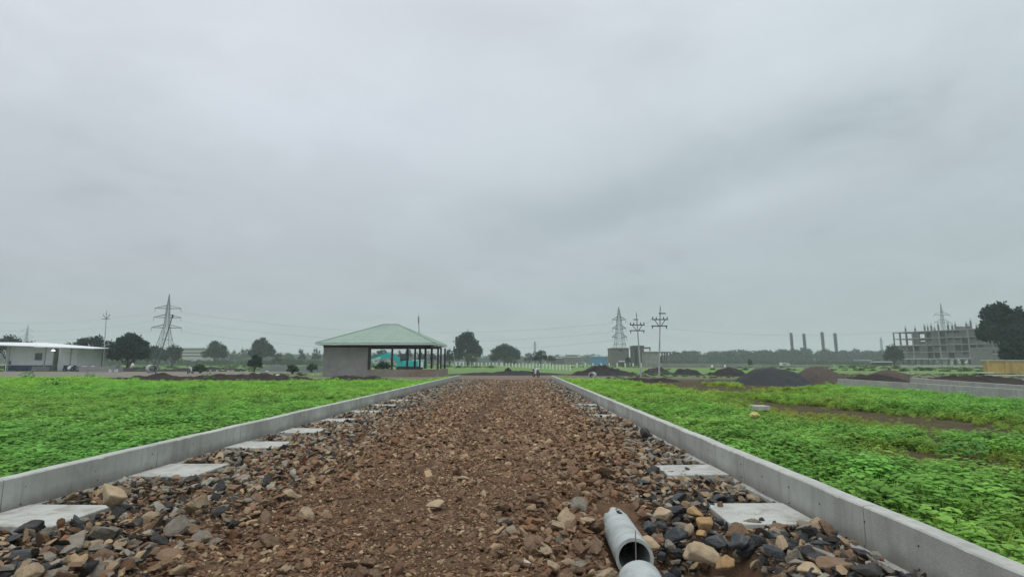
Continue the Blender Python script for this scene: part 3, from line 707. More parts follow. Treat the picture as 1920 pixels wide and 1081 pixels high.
n = 1500; x = RNG.uniform(9, 75, n); y = RNG.uniform(43.5, 76, n); k = (fbm(x*.12, y*.25, 93) > .47) & (x > .15*y); x, y = x[k], y[k]; n = len(x); s = RNG.uniform(.10, .28, n)
o = scatter('scrub', np.stack([x, y, 0*x-.04], 1), np.stack([s*1.5, s*1.5, s*.8], 1), np.stack([0*x, 0*x, RNG.uniform(0, 6, n)], 1), RNG.integers(0, 4, n), np.array([1.4, 1.2, 1.])*RNG.uniform(.6, 1.35, n)[:, None], scrubc)
tag(o, 'low weeds growing on the bare ground beyond the right field', kind='stuff')
# single bigger weeds standing out of the crop
def weed(px, py, Y, hgt, label, key='weed', zb=FIELD_Z, n=60, wdf=.9, name='weed_plant', cat='plant', grp='taller weeds in the crop field'):
    p = at(px, py, Y); t_ = thing(name, (p.x, Y, zb), label, cat, grp); mb = MB(); st = MB()
    for i in range(n):
        a = i*2.399+random.uniform(-.3, .3); f_ = math.sqrt(random.random()); rr = hgt*wdf*.6*f_; z = hgt*(.95-.5*f_*f_)*random.uniform(.45, 1.05)
        ln = hgt*random.uniform(.16, .26); leaf(mb, (rr*math.cos(a), rr*math.sin(a), z), (math.cos(a), math.sin(a), random.uniform(-.6, .3)), (0, 0, 1), ln, ln*.8)
        if i % 6 == 0: st.tube((0, 0, 0), (rr*math.cos(a), rr*math.sin(a), z), hgt*.012, hgt*.006, 4, False)
    mb.build('leaves', M[key], t_); st.build('stem', M['bark'], t_)
weed(308, 760, 21.5, .55, 'dark leafy weed standing above the crop in the middle of the left field', n=110, wdf=1.3)
weed(592, 745, 27, .55, 'dark leafy weed of a cluster near the left wall, under the grey shelter wall', n=80)
weed(575, 738, 30, .5, 'broad leafed weed behind the cluster near the left wall', n=70)
weed(545, 740, 29, .55, 'smallest dark weed of the cluster near the left wall', n=70)
weed(392, 718, 42, .7, 'round leafy weed at the back edge of the left field', n=80)
weed(100, 735, 30, .75, 'wide leafy weed at far left of the crop field', n=110, wdf=1.5)
weed(52, 714, 42, .9, 'dark weed standing against the pale track near the white shed', n=70)
weed(168, 709, 46, .8, 'spindly weed at the far edge of the left field below the utility pole', n=45)
weed(1810, 900, 8.6, .5, 'tall weed in the right field near its nearest corner', n=60)

# stray objects in the right field
v, f = ICO[3]; vv = v.copy()
for i in range(len(vv)): vv[i] *= .8+.45*mn.noise(Vector(vv[i]*2.3))
o = npmesh('rag', vv*np.array([.13, .10, .085]), f, M['rag']); o.location = at(1416, 797, 12.2); o.location.z = .47
tag(o, 'crumpled yellow rag caught on the crop in the right field', 'rag')
mb = MB(); mb.box((0, 0, 0), (.42, .4, .12)); o = mb.build('cover_slab', M['conc_light'], bevel=.01); o.location = at(1424, 760, 15.6); o.location.z = .36
tag(o, 'small pale concrete slab lying at the bare patch in the right field', 'slab')

# ------------------------------------------------------------------ heaps
def heap(name, label, cx, cy, lx, ly, h, key, seed, rough=.25, cat='heap', grp=None, peaks=None, res=60, flat=0):
    h = h*(.74 if rough > .3 else 1.); xs = np.linspace(-1.25, 1.25, res); ys = np.linspace(-1.25, 1.25, max(16, res//2))
    def hf(x, y):
        r = np.sqrt(x*x+y*y)+.22*(fbm(x*2+seed, y*2, seed)-.5)
        b = np.clip(1-r*r, 0, 1)**1.25
        if flat: b = sstep(0, .55, 1-r)
        if peaks is not None: b = b*(1-peaks+peaks*2*fbm(x*lx*.45+seed*3, y*1.5, seed+5))
        return b*h*(1+rough*(fbm(x*lx*1.2, y*ly*1.2, seed+1)-.5)*2)+rough*.35*h*(fbm(x*lx*3, y*ly*3, seed+2)-.5)*np.clip(b*6, 0, 1)+.12*h*rough*(fbm(x*lx*7, y*ly*7, seed+4)-.5)*np.clip(b*6, 0, 1) - .08*(r > 1.05)
    o = gridmesh(name, xs, ys, hf, M[key]); o.scale = (lx, ly, 1); o.location = (cx, cy, .0)
    return tag(o, label, cat, grp)
def pheap(name, label, px0, px1, ytop, ybase, key, seed, zref=None, **kw):
    zref = .3 if (zref is None and ybase > 708.5) else (zref or 0)
    Y = gnd(972, ybase, zref).y; ly = kw.pop('ly', None) or max(2.5, Y*.07); Y += ly*.9
    a, b = at(px0, ybase, Y), at(px1, ybase, Y); h = at(972, ytop, Y).z
    return heap(name, label, (a.x+b.x)/2, Y, abs(b.x-a.x)/2, ly, h, key, seed, **kw)
G1 = 'dark soil heaps'
pheap('soil_heap', 'long ridge of dark soil behind the left crop field, left of the shelter', 280, 620, 695.5, 709, 'soil', 1, rough=.6, peaks=.75, grp=G1, res=160)
pheap('soil_heap', 'tapering low ridge of brown soil at the back left of the crop field', 175, 420, 701, 712, 'soil', 2, rough=.5, peaks=.7, grp=G1, res=110)
pheap('soil_heap', 'soil heap running along the front of the grey shelter wall', 560, 765, 702, 712, 'soil', 3, rough=.6, peaks=.6, grp=G1, res=110, ly=2.2)
pheap('soil_heap', 'low dark soil ridge across the far end of the road', 836, 1075, 695, 703, 'soil_black', 4, rough=.6, peaks=.7, grp=G1, res=140)
pheap('soil_heap', 'big black soil heap behind the right wall end', 1066, 1198, 683, 704, 'soil_black', 5, rough=.5, peaks=.35, grp=G1, res=100)
pheap('soil_heap', 'low spread of dark soil at the foot of the two utility poles', 1150, 1290, 701, 712, 'soil', 6, rough=.5, peaks=.6, grp=G1, res=90)
pheap('soil_heap', 'dark soil heap between the right pole and the pale rags', 1262, 1312, 690, 703, 'soil_black', 7, rough=.5, grp=G1, flat=1)
pheap('soil_heap', 'dark soil heap with two white sacks on top', 1335, 1402, 690, 705, 'soil_black', 8, rough=.5, peaks=.4, flat=1, grp=G1, res=80)
pheap('soil_heap', 'short dark soil bank just left of the utility poles', 1205, 1262, 689, 700, 'soil_black', 18, rough=.6, peaks=.6, flat=1, grp=G1)
pheap('soil_heap', 'dark soil ridge left of the leaning pole behind the pale track', 195, 300, 688, 697, 'soil_black', 9, rough=.5, peaks=.6, grp=G1, res=90)
pheap('soil_heap', 'dark overgrown bank behind the pale track right of the leaning pole', 300, 470, 687, 696, 'soil_black', 10, rough=.5, peaks=.6, grp=G1, res=90)
G2 = 'gravel heaps'
pheap('gravel_heap', 'smooth greenish grey gravel heap nearer to the small dark tree', 492, 545, 683, 697, 'gravel_green', 11, rough=.06, grp=G2)
pheap('gravel_heap', 'greenish grey gravel heap touching the left end of the shelter', 555, 610, 683, 698, 'gravel_green', 12, rough=.06, grp=G2)
pheap('gravel_heap', 'big blue grey gravel heap beyond the right crop field', 1372, 1520, 688.5, 718, 'gravel_grey', 13, rough=.10, grp=G2, ly=3.4)
pheap('gravel_heap', 'brown gravel heap right of the blue grey one', 1482, 1592, 687, 714, 'gravel_brown', 14, rough=.10, grp=G2, ly=3.2)
pheap('gravel_heap', 'dark brown gravel heap behind the low walls at right', 1628, 1704, 694, 710, 'gravel_brown', 15, rough=.25, flat=0, grp=G2)
pheap('soil_heap', 'dark soil bank along the back of the farther low wall', 1700, 1930, 701, 712, 'soil', 16, rough=.5, peaks=.6, grp=G1, res=130)
pheap('soil_heap', 'dark overgrown bank between the brown heaps behind the low wall', 1570, 1700, 698, 711, 'soil', 17, rough=.5, peaks=.6, grp=G1, res=80)

# pale stones strewn on the soil ridges
o_ = 'few pale stones lying on the dark soil ridges'
cnt = 0; PXS = [395, 407, 417, 428, 436, 452, 463, 501, 484, 484.5, 522, 528, 597, 467, 713, 655, 371, 587]
for px, py, Y in [(395, 694, 70), (407, 694.5, 70), (417, 694, 70), (428, 695, 70), (436, 695, 71), (452, 696, 69), (463, 696, 68), (501, 695.5, 66), (484, 702, 58), (484.5, 699, 60), (522, 703, 56), (528, 703.5, 56), (597, 701.5, 58), (467, 706, 52), (713, 708, 50), (655, 711, 48), (371, 706, 52), (587, 703, 56)]:
    p = at(px, py, Y); q = bpy.data.objects.new('pale_stone', stone_mesh(cnt % 12, 'white', 3)); COL.objects.link(q); s = random.uniform(.12, .26)*Y/60
    q.location = p; q.scale = (s*1.2, s, s*.7); q.rotation_euler = (0, 0, random.random()*6); cnt += 1
    tag(q, f'pale stone on the dark soil ridges about the shelter, {ordn2[sorted(range(18), key=lambda t: PXS[t]).index(cnt-1)]} from the left', 'stone', o_)

# ------------------------------------------------------------------ low walls right
def low_wall(label, p0, p1, h=.45, th=.16):
    p0, p1 = Vector(p0), Vector(p1); d = (p1-p0); ln = d.length; ang = math.atan2(d.y, d.x); t_ = thing('low_wall', p0, label, 'wall', 'low concrete walls', ang)
    n = int(ln/2.4)
    for i in range(n):
        a = ln*i/n; b = ln*(i+1)/n; MB().box(((a+b)/2, random.uniform(-.004, .004), h/2-.2), (b-a-.012, th, h+.4)).build('wall_panel', M['conc'], t_)
    MB().box((ln/2, 0, h/2-.25), (ln-.1, th-.03, h+.3)).build('joint_filler', M['conc_dark'], t_)
WA, WB = gnd(1573, 719.5, .32), gnd(1935, 747.5, .32); WA.z = WB.z = 0
low_wall('low concrete wall bounding the right crop field on its far side', WA, WB, h=at(1573, 709.5, WA.y).z)
WC, WD = gnd(1709, 708, .75), gnd(1935, 723.2, .75); WC.z = WD.z = 0
low_wall('second low concrete wall behind the right field wall, rubble heaped against it', WC, WD, h=.75)
n = 700; u = RNG.random(n); a = np.array(WC); b = np.array(WD); xy = a+(b-a)*u[:, None]; xy[:, 1] -= RNG.uniform(.1, .8, n); s_ = RNG.uniform(.05, .16, n)
hz_ = .25+.55*fbm(u*18, u*0, 71); P_ = np.stack([xy[:, 0], xy[:, 1], hz_*RNG.random(n)+.05], 1)
o = scatter('rubble_bank', P_, np.repeat(s_[:, None], 3, 1), RNG.uniform(0, 6, (n, 3)), RNG.integers(0, 10, n), np.array([.13,.12,.10])*RNG.uniform(.5, 2.2, n)[:, None], protos); tag(o, 'rubble heaped between the two low walls at right', kind='stuff')
# lying planks in front of the ochre shed
for k, (x0, y0, x1, y1, Y) in enumerate([(1833, 698, 1862, 702, 60), (1850, 703, 1925, 704, 56), (1850, 712, 1925, 715, 47), (1700, 700, 1712, 700.5, 66)]):
    a, b = at(x0, y0, Y), at(x1, y1, Y); a.z = b.z = max(a.z, .06)+.05*k*0; mb = MB(); d = b-a
    mb.box((0, 0, 0), (d.length, .35, .10)); o = mb.build('plank', M['roof_pale']); o.location = (a+b)/2; o.rotation_euler = (0, 0, math.atan2(d.y, d.x))
    tag(o, ['slanting pale plank lying before the ochre shed corner', 'long pale board along the foot of the ochre shed', 'long pale board lying nearest in front of the ochre shed', 'short pale plank on the grass behind the far low wall'][k], 'plank', 'pale planks on the ground')

# ------------------------------------------------------------------ green roofed shelter
D1, D2 = 61., 70.6
XL, XR = at(591, 642, D1).x, at(817, 643, D1).x
sh = thing('shelter', ((XL+XR)/2, D1+.8, 0), 'open shelter with green sheet roof, grey wall and steel posts', 'shelter')
ox, oy = sh.location.x, sh.location.y
EZ = at(700, 643, D1).z; RZ = at(733, 608.5, (D1+D2)/2).z; ym = (D1+D2)/2
r0, r1 = at(719, 609, ym).x, at(746, 609, ym).x
XRb = XR
def roof_face(P4, seams, name):
    """corrugated slope: eave a-b, ridge d-c"""
    a, b, c, d = [Vector(p)-Vector((ox, oy, 0)) for p in P4]; nn = (b-a).cross(d-a).normalized(); 
    if nn.z < 0: nn = -nn
    mb = MB(); N_ = seams
    e = (b-a).normalized(); La = (b-a).length; up = nn.cross(e); 
    if up.z < 0: up = -up
    su = (d-a).dot(up)
    sd0, sc0 = (d-a).dot(e), (c-a).dot(e)
    for i in range(N_*2):
        for j0 in (0,):
            s0 = La*i/(N_*2); s1 = La*(i+1)/(N_*2)
            def top(s):
                if s < sd0: return su*s/sd0 if sd0 > 1e-6 else su
                if s > sc0: return su*(La-s)/(La-sc0)
                return su
            h0, h1 = (0.0, .055) if i % 2 == 0 else (.055, 0.)
            q = [a+e*s0+nn*h0, a+e*s1+nn*h1, a+e*s1+up*top(s1)+nn*h1, a+e*s0+up*top(s0)+nn*h0]
            mb.add(q, [(0, 1, 2, 3)])
    return mb.build(name, M['roof_green'], sh)
A_, B_, C_, D_ = (XL, D1, EZ), (XR, D1, EZ), (XR, D2, EZ), (XL, D2, EZ)
RA, RB = (r0, ym, RZ), (r1, ym, RZ)
roof_face((A_, B_, RB, RA), 46, 'roof_slope'); roof_face((B_, C_, RB, RB), 30, 'roof_slope'); roof_face((C_, D_, RA, RB), 46, 'roof_slope'); roof_face((D_, A_, RA, RA), 30, 'roof_slope')
O3 = Vector((ox, oy, 0))
mb = MB()
for a, b in ((A_, RA), (B_, RB), (RA, RB), (C_, RB), (D_, RA)): mb.tube(Vector(a)-O3+Vector((0, 0, .05)), Vector(b)-O3+Vector((0, 0, .05)), .07, n=6)
mb.build('ridge_cap', M['roof_green'], sh)
mb = MB()
for a, b in ((A_, B_), (B_, C_), (C_, D_), (D_, A_)):
    a, b = Vector(a)-O3, Vector(b)-O3; m_ = (a+b)/2; dx = (b-a); mb.box(m_-Vector((0, 0, .10)), (dx.length+.05 if abs(dx.x) > abs(dx.y) else .10, .10 if abs(dx.x) > abs(dx.y) else dx.length-.12, .16))
mb.build('eave_fascia', M['roof_pale'], sh)
mb = MB(); Wf, Wb = D1+.9, D2-.7   # wall planes
for yy in (Wf, (Wf+Wb)/2, Wb): mb.box(((XL+XR)/2-ox, yy-oy, EZ-.32), (XR-XL-1.3, .16, .26))
for xx in (XL+.7, XR-.7): mb.box((xx-ox, (Wf+Wb)/2-oy, EZ-.33), (.158, Wb-Wf-.17, .258))
mb.build('roof_beam', M['steel_dark'], sh)
mb = MB()
for i in range(9):
    x = XL+1.2+(XR-XL-2.4)*i/8; k_ = min(1, (x-XL)/(r0-XL), (XR-x)/(XR-r1))
    mb.tube((x-ox, D1+.15-oy, EZ-.08), (x-ox, ym-oy, EZ+(RZ-EZ)*k_-.12), .04, n=4); mb.tube((x-ox, D2-.15-oy, EZ-.08), (x-ox, ym-oy, EZ+(RZ-EZ)*k_-.12), .04, n=4)
mb.build('rafters', M['steel_dark'], sh)
wx0, wx1 = at(605, 690, Wf).x, at(689, 690, Wf).x
mb = MB(); mb.box(((wx0+wx1)/2-ox, Wf+.1-oy, (EZ-.46)/2-.1), (wx1-wx0, .22, EZ-.26)); mb.build('front_wall', M['plaster'], sh)
mb = MB(); mb.box((wx0+.11-ox, (Wf+Wb)/2+.1-oy, (EZ-.46)/2-.1), (.215, Wb-Wf-.25, EZ-.27)); mb.build('side_wall', M['plaster'], sh)
PT = at(760, 692, Wf).z; px1 = at(823, 700, Wf).x
mb = MB(); mb.box(((wx1+px1)/2-ox, Wf+.1-oy, PT/2-.15), (px1-wx1-.01, .24, PT+.3)); mb.box((px1-.12-ox, (Wf+Wb)/2+.1-oy, PT/2-.15), (.238, Wb-Wf-.26, PT+.29)); mb.build('plinth', M['plinth'], sh)
mb = MB(); mb.box(((wx1+px1)/2-ox, (Wf+Wb)/2-oy, PT/2-.2), (px1-wx1-.6, Wb-Wf-.5, PT+.2)); mb.build('floor_slab', M['conc_dark'], sh)
for px, Y in [(692.5, Wf), (735, Wf), (763.5, Wf), (787, Wf+1.5), (821, Wf+.3), (778, Wb), (797, Wb-.4), (809.5, Wb), (826.5, Wb-2), (834, Wb+.2)]:
    x = at(px, 680, Y).x; mb = MB(); mb.box((0, 0, 0), (.20 if px != 692.5 else .30, .2, EZ-.35-PT)); o = mb.build('post', M['steel_dark'], sh); o.location = (x-ox, Y-oy, PT+(EZ-.35-PT)/2)
x = at(764.5, 700, Wf).x; mb = MB(); mb.box((x-ox, Wf-.06-oy, PT/2-.1), (.28, .12, PT+.16)); mb.build('pilaster', M['plinth'], sh)
x = at(832, 700, Wb).x; mb = MB(); mb.box((x-ox, Wb+.2-oy, PT/2-.1), (.66, .6, PT+.2)); mb.build('footing', M['plaster'], sh)
# ladder
lx0, lx1 = at(800, 660, Wb-1).x, at(808, 660, Wb-1).x
ld = thing('ladder', (lx0, Wb-1, PT-.1), 'steel ladder frame standing inside the right half of the shelter', 'ladder'); mb = MB()
for x in (0, lx1-lx0): mb.tube((x, 0, 0), (x, 0, 2.9), .03)
mb.build('rails', M['steel'], ld)
for k in range(6): MB().tube((0, 0, .35+k*.48), (lx1-lx0, 0, .35+k*.48), .025).build('rung', M['steel'], ld)

# ------------------------------------------------------------------ excavator
EY = 98.; E0 = gnd(768, 695); ex = at(768, 690, EY).x
ec = thing('excavator', (ex, EY, 0), 'teal tracked excavator with its arm stretched left behind the shelter', 'excavator')
def eb(name, m, f, parent=ec, bevel=0): mb = MB(); f(mb); return mb.build(name, M[m], parent, bevel=bevel)
def Q(px, py): p = at(px, py, EY); return (p.x-ex, p.z)
def plate(mb, pts, y0, y1):
    n = len(pts); vs = [(p[0], y0, p[1]) for p in pts]+[(p[0], y1, p[1]) for p in pts]
    mb.add(vs, [tuple(range(n)), tuple(range(n, 2*n))[::-1]]+[(i, n+i, n+(i+1)%n, (i+1)%n) for i in range(n)])
x0, _ = Q(745, 690); x1, _ = Q(794, 690)
for s in (-1.15, 1.15):
    def trk(mb, s=s):
        pts = []; r = .42; L2 = 1.75
        for k in range(9): a = -math.pi/2-math.pi*k/8; pts.append((-L2+r*math.cos(a), r+r*math.sin(a)))
        for k in range(9): a = math.pi/2-math.pi*k/8; pts.append((L2+r*math.cos(a), r+r*math.sin(a)))
        plate(mb, pts, s-.27, s+.27)
    eb('track', 'black', trk)
eb('undercarriage', 'steel_dark', lambda m: m.box((0, 0, .62), (2.4, 1.7, .45)))
xb0, zb0 = Q(756, 689); xb1, zb1 = Q(794, 676.5)
eb('body', 'teal', lambda m: m.box(((xb0+xb1)/2, 0, (zb0+zb1)/2+.05), (xb1-xb0, 2.5, zb1-zb0)), bevel=.08)
eb('body_front', 'teal', lambda m: plate(m, [Q(745, 689), Q(757, 689), Q(757, 680), Q(752, 676), Q(746, 683)], -1.1, 1.1))
eb('counterweight', 'teal', lambda m: m.box((xb1+.18, 0, (zb0+zb1)/2), (.36, 2.45, zb1-zb0+.12)), bevel=.08)
eb('engine_hood', 'white', lambda m: m.box((xb1-.85, -.2, zb1+.12), (1.8, 1.8, .12)), bevel=.04)
eb('stripe', 'white', lambda m: m.box((xb1-.25, -1.262, (zb0+zb1)/2+.0), (.9, .012, .95)))
eb('vent', 'black', lambda m: [m.box((xb1-1.35, -1.262, zb0+.35+k*.25), (.5, .015, .10)) for k in range(4)])
cx0, cz0 = Q(753, 676); cx1, cz1 = Q(767, 663.5)
eb('cab', 'steel_dark', lambda m: [m.box((cx0+.06, s, (cz0+cz1)/2), (.12, .12, cz1-cz0)) or m for s in (-1.1, .0)]+[m.box((cx1-.06, s, (cz0+cz1)/2), (.12, .12, cz1-cz0)) for s in (-1.1, 0)]+[m.box(((cx0+cx1)/2, -.55, cz1), (cx1-cx0+.12, 1.24, .12)), m.box(((cx0+cx1)/2, -.55, cz0+.2), (cx1-cx0, 1.2, .4))])
eb('cab_glass', 'glass', lambda m: m.box(((cx0+cx1)/2, -.55, (cz0+cz1)/2+.1), (cx1-cx0-.08, 1.16, cz1-cz0-.3)))
eb('boom', 'teal', lambda m: plate(m, [Q(754, 682), Q(746, 681), Q(737, 672), Q(733, 668), Q(733, 662), Q(739, 663), Q(749, 671), Q(757, 678)], -.25, .25))
eb('boom_cylinder', 'steel', lambda m: m.tube((Q(752, 686)[0], -.35, Q(752, 686)[1]), (Q(738, 673)[0], -.35, Q(738, 673)[1]), .08))
arm = eb('arm', 'teal', lambda m: plate(m, [Q(736, 670), Q(728, 671), Q(712, 673.5), Q(694, 679.5), Q(692, 676), Q(706, 668.5), Q(724, 661.5), Q(736, 661.5)], -.22, .22))
eb('arm_cylinder', 'teal_dark', lambda m: m.tube((Q(691, 671)[0], -.12, Q(691, 671)[1]), (Q(722, 662)[0], -.12, Q(722, 662)[1]), .14))
eb('bucket', 'teal_dark', lambda m: plate(m, [Q(692, 676), Q(694, 680), Q(688, 686), Q(680, 684), Q(681, 677), Q(686, 673)], -.5, .5))
# lettering plate on the arm
pl0, pl1 = Q(698, 675.5), Q(713, 670.2); ang = math.atan2(pl1[1]-pl0[1], pl1[0]-pl0[0]); ln = math.hypot(pl1[0]-pl0[0], pl1[1]-pl0[1])
mb = MB(); mb.box((0, 0, 0), (ln+.1, .02, .36)); dp = mb.build('name_plate', M['white'], arm); dp.location = ((pl0[0]+pl1[0])/2, -.235, (pl0[1]+pl1[1])/2); dp.rotation_euler = (0, -ang, 0)
fc = bpy.data.curves.new('lettering', 'FONT'); fc.body = 'KOBELCO'; fc.size = .34; fc.align_x = 'CENTER'; fc.align_y = 'CENTER'; fc.extrude = .004
fo = bpy.data.objects.new('lettering', fc); COL.objects.link(fo); bpy.context.view_layer.update(); me = bpy.data.meshes.new_from_object(fo.evaluated_get(bpy.context.evaluated_depsgraph_get())); bpy.data.objects.remove(fo)
lo = bpy.data.objects.new('lettering', me); me.materials.append(M['teal_dark']); COL.objects.link(lo); lo.parent = arm; lo.location = (dp.location.x, -.25, dp.location.z); lo.rotation_euler = (R(90), -ang, 0)

# ------------------------------------------------------------------ trees
def tree(px, ytop, ybase, wpx, Y, label, key='tree', seed=0, nl=1500, grp=None, trunk=.28, name='tree', lobes=20, lrs=1., drop=.0, squash=1., zb=0., airy=0):
    rd = random.Random(seed*7+3); p = at(px, ybase, Y); top = at(px, ytop, Y).z; H = top-zb; W = abs(at(px+wpx/2, ybase, Y).x-at(px-wpx/2, ybase, Y).x)
    t_ = thing(name, (p.x, Y, zb), label, 'tree' if name != 'shrub' else 'shrub', grp)
    z0 = H*trunk; cz = (z0+H)/2; rz = (H-z0)/2; rx = W/2
    L_ = []
    for i in range(lobes):
        a = rd.uniform(0, 6.283); e = rd.uniform(-.6, 1.1); f_ = rd.uniform(.38, .72)
        f_ = rd.uniform(.5, .84); L_.append((f_*rx*math.cos(a)*math.cos(e), f_*rx*math.sin(a)*math.cos(e), cz+f_*rz*math.sin(e)*1.0, rd.uniform(.16, .34)*lrs))
    L_.append((0, 0, H-rz*.30, .30)); L_.append((-rx*.66, 0, cz-rz*.25, .34)); L_.append((rx*.66, 0, cz-rz*.2, .34)); L_.append((0, 0, cz, .6))
    r = np.random.default_rng(seed+900); V = []; F = []; nv = 0
    tot = sum(l[3]**2 for l in L_); card = max(.10, min(W, H)*.033); nl = int(nl*1.6)
    for (lx, ly, lz, lr) in L_:
        k = int(nl*lr*lr/tot); d = r.normal(size=(k, 3)); d /= np.linalg.norm(d, axis=1)[:, None]; rad = lr*(1-.55*r.random(k)**2.0)*(1+.45*(r.random(k)-.5)+.55*(r.random(k) < .10)*r.random(k))
        c = np.stack([lx+d[:, 0]*rad*rx, ly+d[:, 1]*rad*rx, lz+d[:, 2]*rad*rz*squash*1.05], 1)
        u = r.normal(size=(k, 3)); u /= np.linalg.norm(u, axis=1)[:, None]; w_ = np.cross(u, d+r.normal(size=(k, 3))*.7); w_ /= np.linalg.norm(w_, axis=1)[:, None]+1e-9
        s = card*r.uniform(.6, 1.5, k)[:, None]
        q = np.stack([c-u*s, c-w_*s*.6, c+u*s, c+w_*s*.6], 1).reshape(-1, 3); V.append(q); F.append(np.arange(k*4).reshape(-1, 4)+nv); nv += k*4
    npmesh('crown', np.concatenate(V), np.concatenate(F), M[key], t_)
    if not airy:
        mb = MB(); v, f = ICO[2]
        for (lx, ly, lz, lr) in L_:
            vv = v*np.array([rx, rx, rz*squash])*lr*.5+np.array([lx, ly, lz]); mb.add(vv.tolist(), [tuple(int(j) for j in q) for q in f])
        mb.build('inner_foliage', M[key], t_, smooth=False)
    mb = MB(); tr_ = max(.10, H*.03); mb.tube((0, 0, -.1), (.1*tr_, 0, cz), tr_, tr_*.55, 8)
    for (lx, ly, lz, lr) in L_[:6]: mb.tube((0, 0, z0*.8), (lx, ly, lz), tr_*.45, tr_*.12, 5, False)
    mb.build('trunk', M['bark'], t_, smooth=True)
    return t_
GT = 'trees beyond the fields'
tree(12, 627, 690, 72, 150, 'dark tree rising behind the left end of the white shed', seed=1, grp=GT)
tree(122, 641, 692, 40, 130, 'low tree just above the white shed roof at its right end', seed=2, grp=GT, nl=900, trunk=.05)
tree(172, 629, 692, 74, 125, 'dark spreading tree behind the utility pole at left', seed=3, grp=GT, nl=2200, airy=1, lrs=.85, trunk=.12)
tree(238, 624, 695, 76, 104, 'big dark broad tree right of the left utility pole', seed=4, grp=GT, nl=3400, airy=1, lrs=.85, trunk=.12, lobes=16)
tree(290, 645, 688, 44, 190, 'hazy round tree below the big left pylon', seed=5, grp=GT, nl=1100, trunk=.05)
tree(322, 644, 688, 36, 195, 'hazy round tree right of the leaning pole', seed=6, grp=GT, nl=1100, trunk=.05)
tree(402, 639, 684.5, 50, 240, 'isolated round dark tree with short trunk on the far meadow', seed=7, grp=GT, nl=2200, lobes=14, trunk=.16)
tree(489, 633.5, 684, 52, 235, 'tall uneven dark tree behind the small roadside tree', seed=8, grp=GT, nl=2600, airy=1, lrs=.85, lobes=15, trunk=.14)
tree(477, 664, 693, 28, 84, 'small dark bushy tree standing in front of the tall uneven tree', seed=9, grp=GT, nl=1300, trunk=.12)
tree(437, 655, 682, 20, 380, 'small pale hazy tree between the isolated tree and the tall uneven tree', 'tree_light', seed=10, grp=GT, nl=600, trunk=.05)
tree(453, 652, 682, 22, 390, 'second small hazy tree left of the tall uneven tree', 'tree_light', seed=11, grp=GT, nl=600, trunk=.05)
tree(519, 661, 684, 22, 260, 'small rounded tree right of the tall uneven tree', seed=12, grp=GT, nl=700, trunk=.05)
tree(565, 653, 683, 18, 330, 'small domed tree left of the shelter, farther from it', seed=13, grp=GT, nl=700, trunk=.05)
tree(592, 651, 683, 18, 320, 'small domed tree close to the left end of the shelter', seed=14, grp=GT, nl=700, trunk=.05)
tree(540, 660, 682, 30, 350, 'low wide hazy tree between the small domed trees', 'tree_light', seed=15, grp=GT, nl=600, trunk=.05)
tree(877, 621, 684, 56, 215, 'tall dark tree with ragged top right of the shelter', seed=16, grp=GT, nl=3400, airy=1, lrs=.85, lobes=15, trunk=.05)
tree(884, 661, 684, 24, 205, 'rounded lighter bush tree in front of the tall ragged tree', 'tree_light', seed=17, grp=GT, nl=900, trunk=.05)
tree(843, 652, 684, 18, 190, 'narrow dark tree at the right eave of the shelter', seed=18, grp=GT, nl=900, trunk=.05)
tree(947, 644, 684, 60, 240, 'wide rounded dark tree in the middle of the skyline', seed=19, grp=GT, nl=3200, lobes=16, trunk=.05)
tree(958, 667, 684, 26, 200, 'light green bush tree below the wide rounded tree', 'tree_light', seed=20, grp=GT, nl=700, trunk=.05)
tree(992, 660, 683, 22, 320, 'small hazy tree right of the wide rounded tree', seed=21, grp=GT, nl=700, trunk=.05)
tree(1013, 655, 687, 28, 165, 'small ragged tree behind the row of white fence posts', seed=22, grp=GT, nl=1100, airy=1, trunk=.22)
tree(1034, 665, 684, 20, 220, 'low spreading tree right of the small ragged tree', seed=23, grp=GT, nl=600, airy=1)
tree(765, 652, 684, 16, 280, 'tree seen through the open side of the shelter above the excavator', seed=24, grp=GT, nl=600)
tree(714, 654, 684, 30, 300, 'ragged tree seen through the shelter above the excavator arm', seed=25, grp=GT, nl=800)
tree(748, 655, 684, 14, 300, 'narrow tree seen through the shelter above the excavator boom', seed=26, grp=GT, nl=400)
tree(790, 660, 684, 18, 240, 'tree seen through the shelter right of the excavator cab', seed=27, grp=GT, nl=500)
tree(812, 662, 684, 16, 230, 'dark tree seen between the right hand shelter posts', seed=28, grp=GT, nl=500)
tree(1888, 568, 690, 84, 112, 'large dark spreading tree at the right edge above the ochre shed', seed=29, grp=GT, nl=9000, lobes=40, trunk=.30, airy=1, lrs=.72)
tree(1925, 575, 690, 60, 108, 'large tree cut by the right edge of the picture', seed=30, grp=GT, nl=4500, lobes=15, trunk=.15)
tree(1905, 632, 695, 50, 92, 'darker low tree directly behind the ochre shed', seed=31, grp=GT, nl=3000, trunk=.12)
tree(1677, 645, 686, 38, 205, 'hazy tree at the left end of the unfinished building', seed=32, grp=GT, nl=1700, trunk=.05)
tree(1512, 650, 682, 26, 470, 'spreading tree rising above the treeline under the second chimney', seed=33, grp=GT, nl=900, airy=1)
tree(1552, 653, 682, 30, 480, 'spreading tree between the two right hand chimneys', seed=34, grp=GT, nl=900)
tree(1605, 652, 682, 22, 470, 'rounded tree rising from the treeline right of the chimneys', seed=35, grp=GT, nl=700)
tree(1406, 672, 688, 10, 170, 'small dark bush tree at the end of the grey boundary wall', seed=36, grp=GT, nl=400, trunk=.05)
tree(1238, 668, 686, 14, 220, 'small tree in front of the low grey building', seed=37, grp=GT, nl=300)
tree(1178, 668, 687, 12, 190, 'small dark tree between the two grey block buildings', seed=38, grp=GT, nl=400)
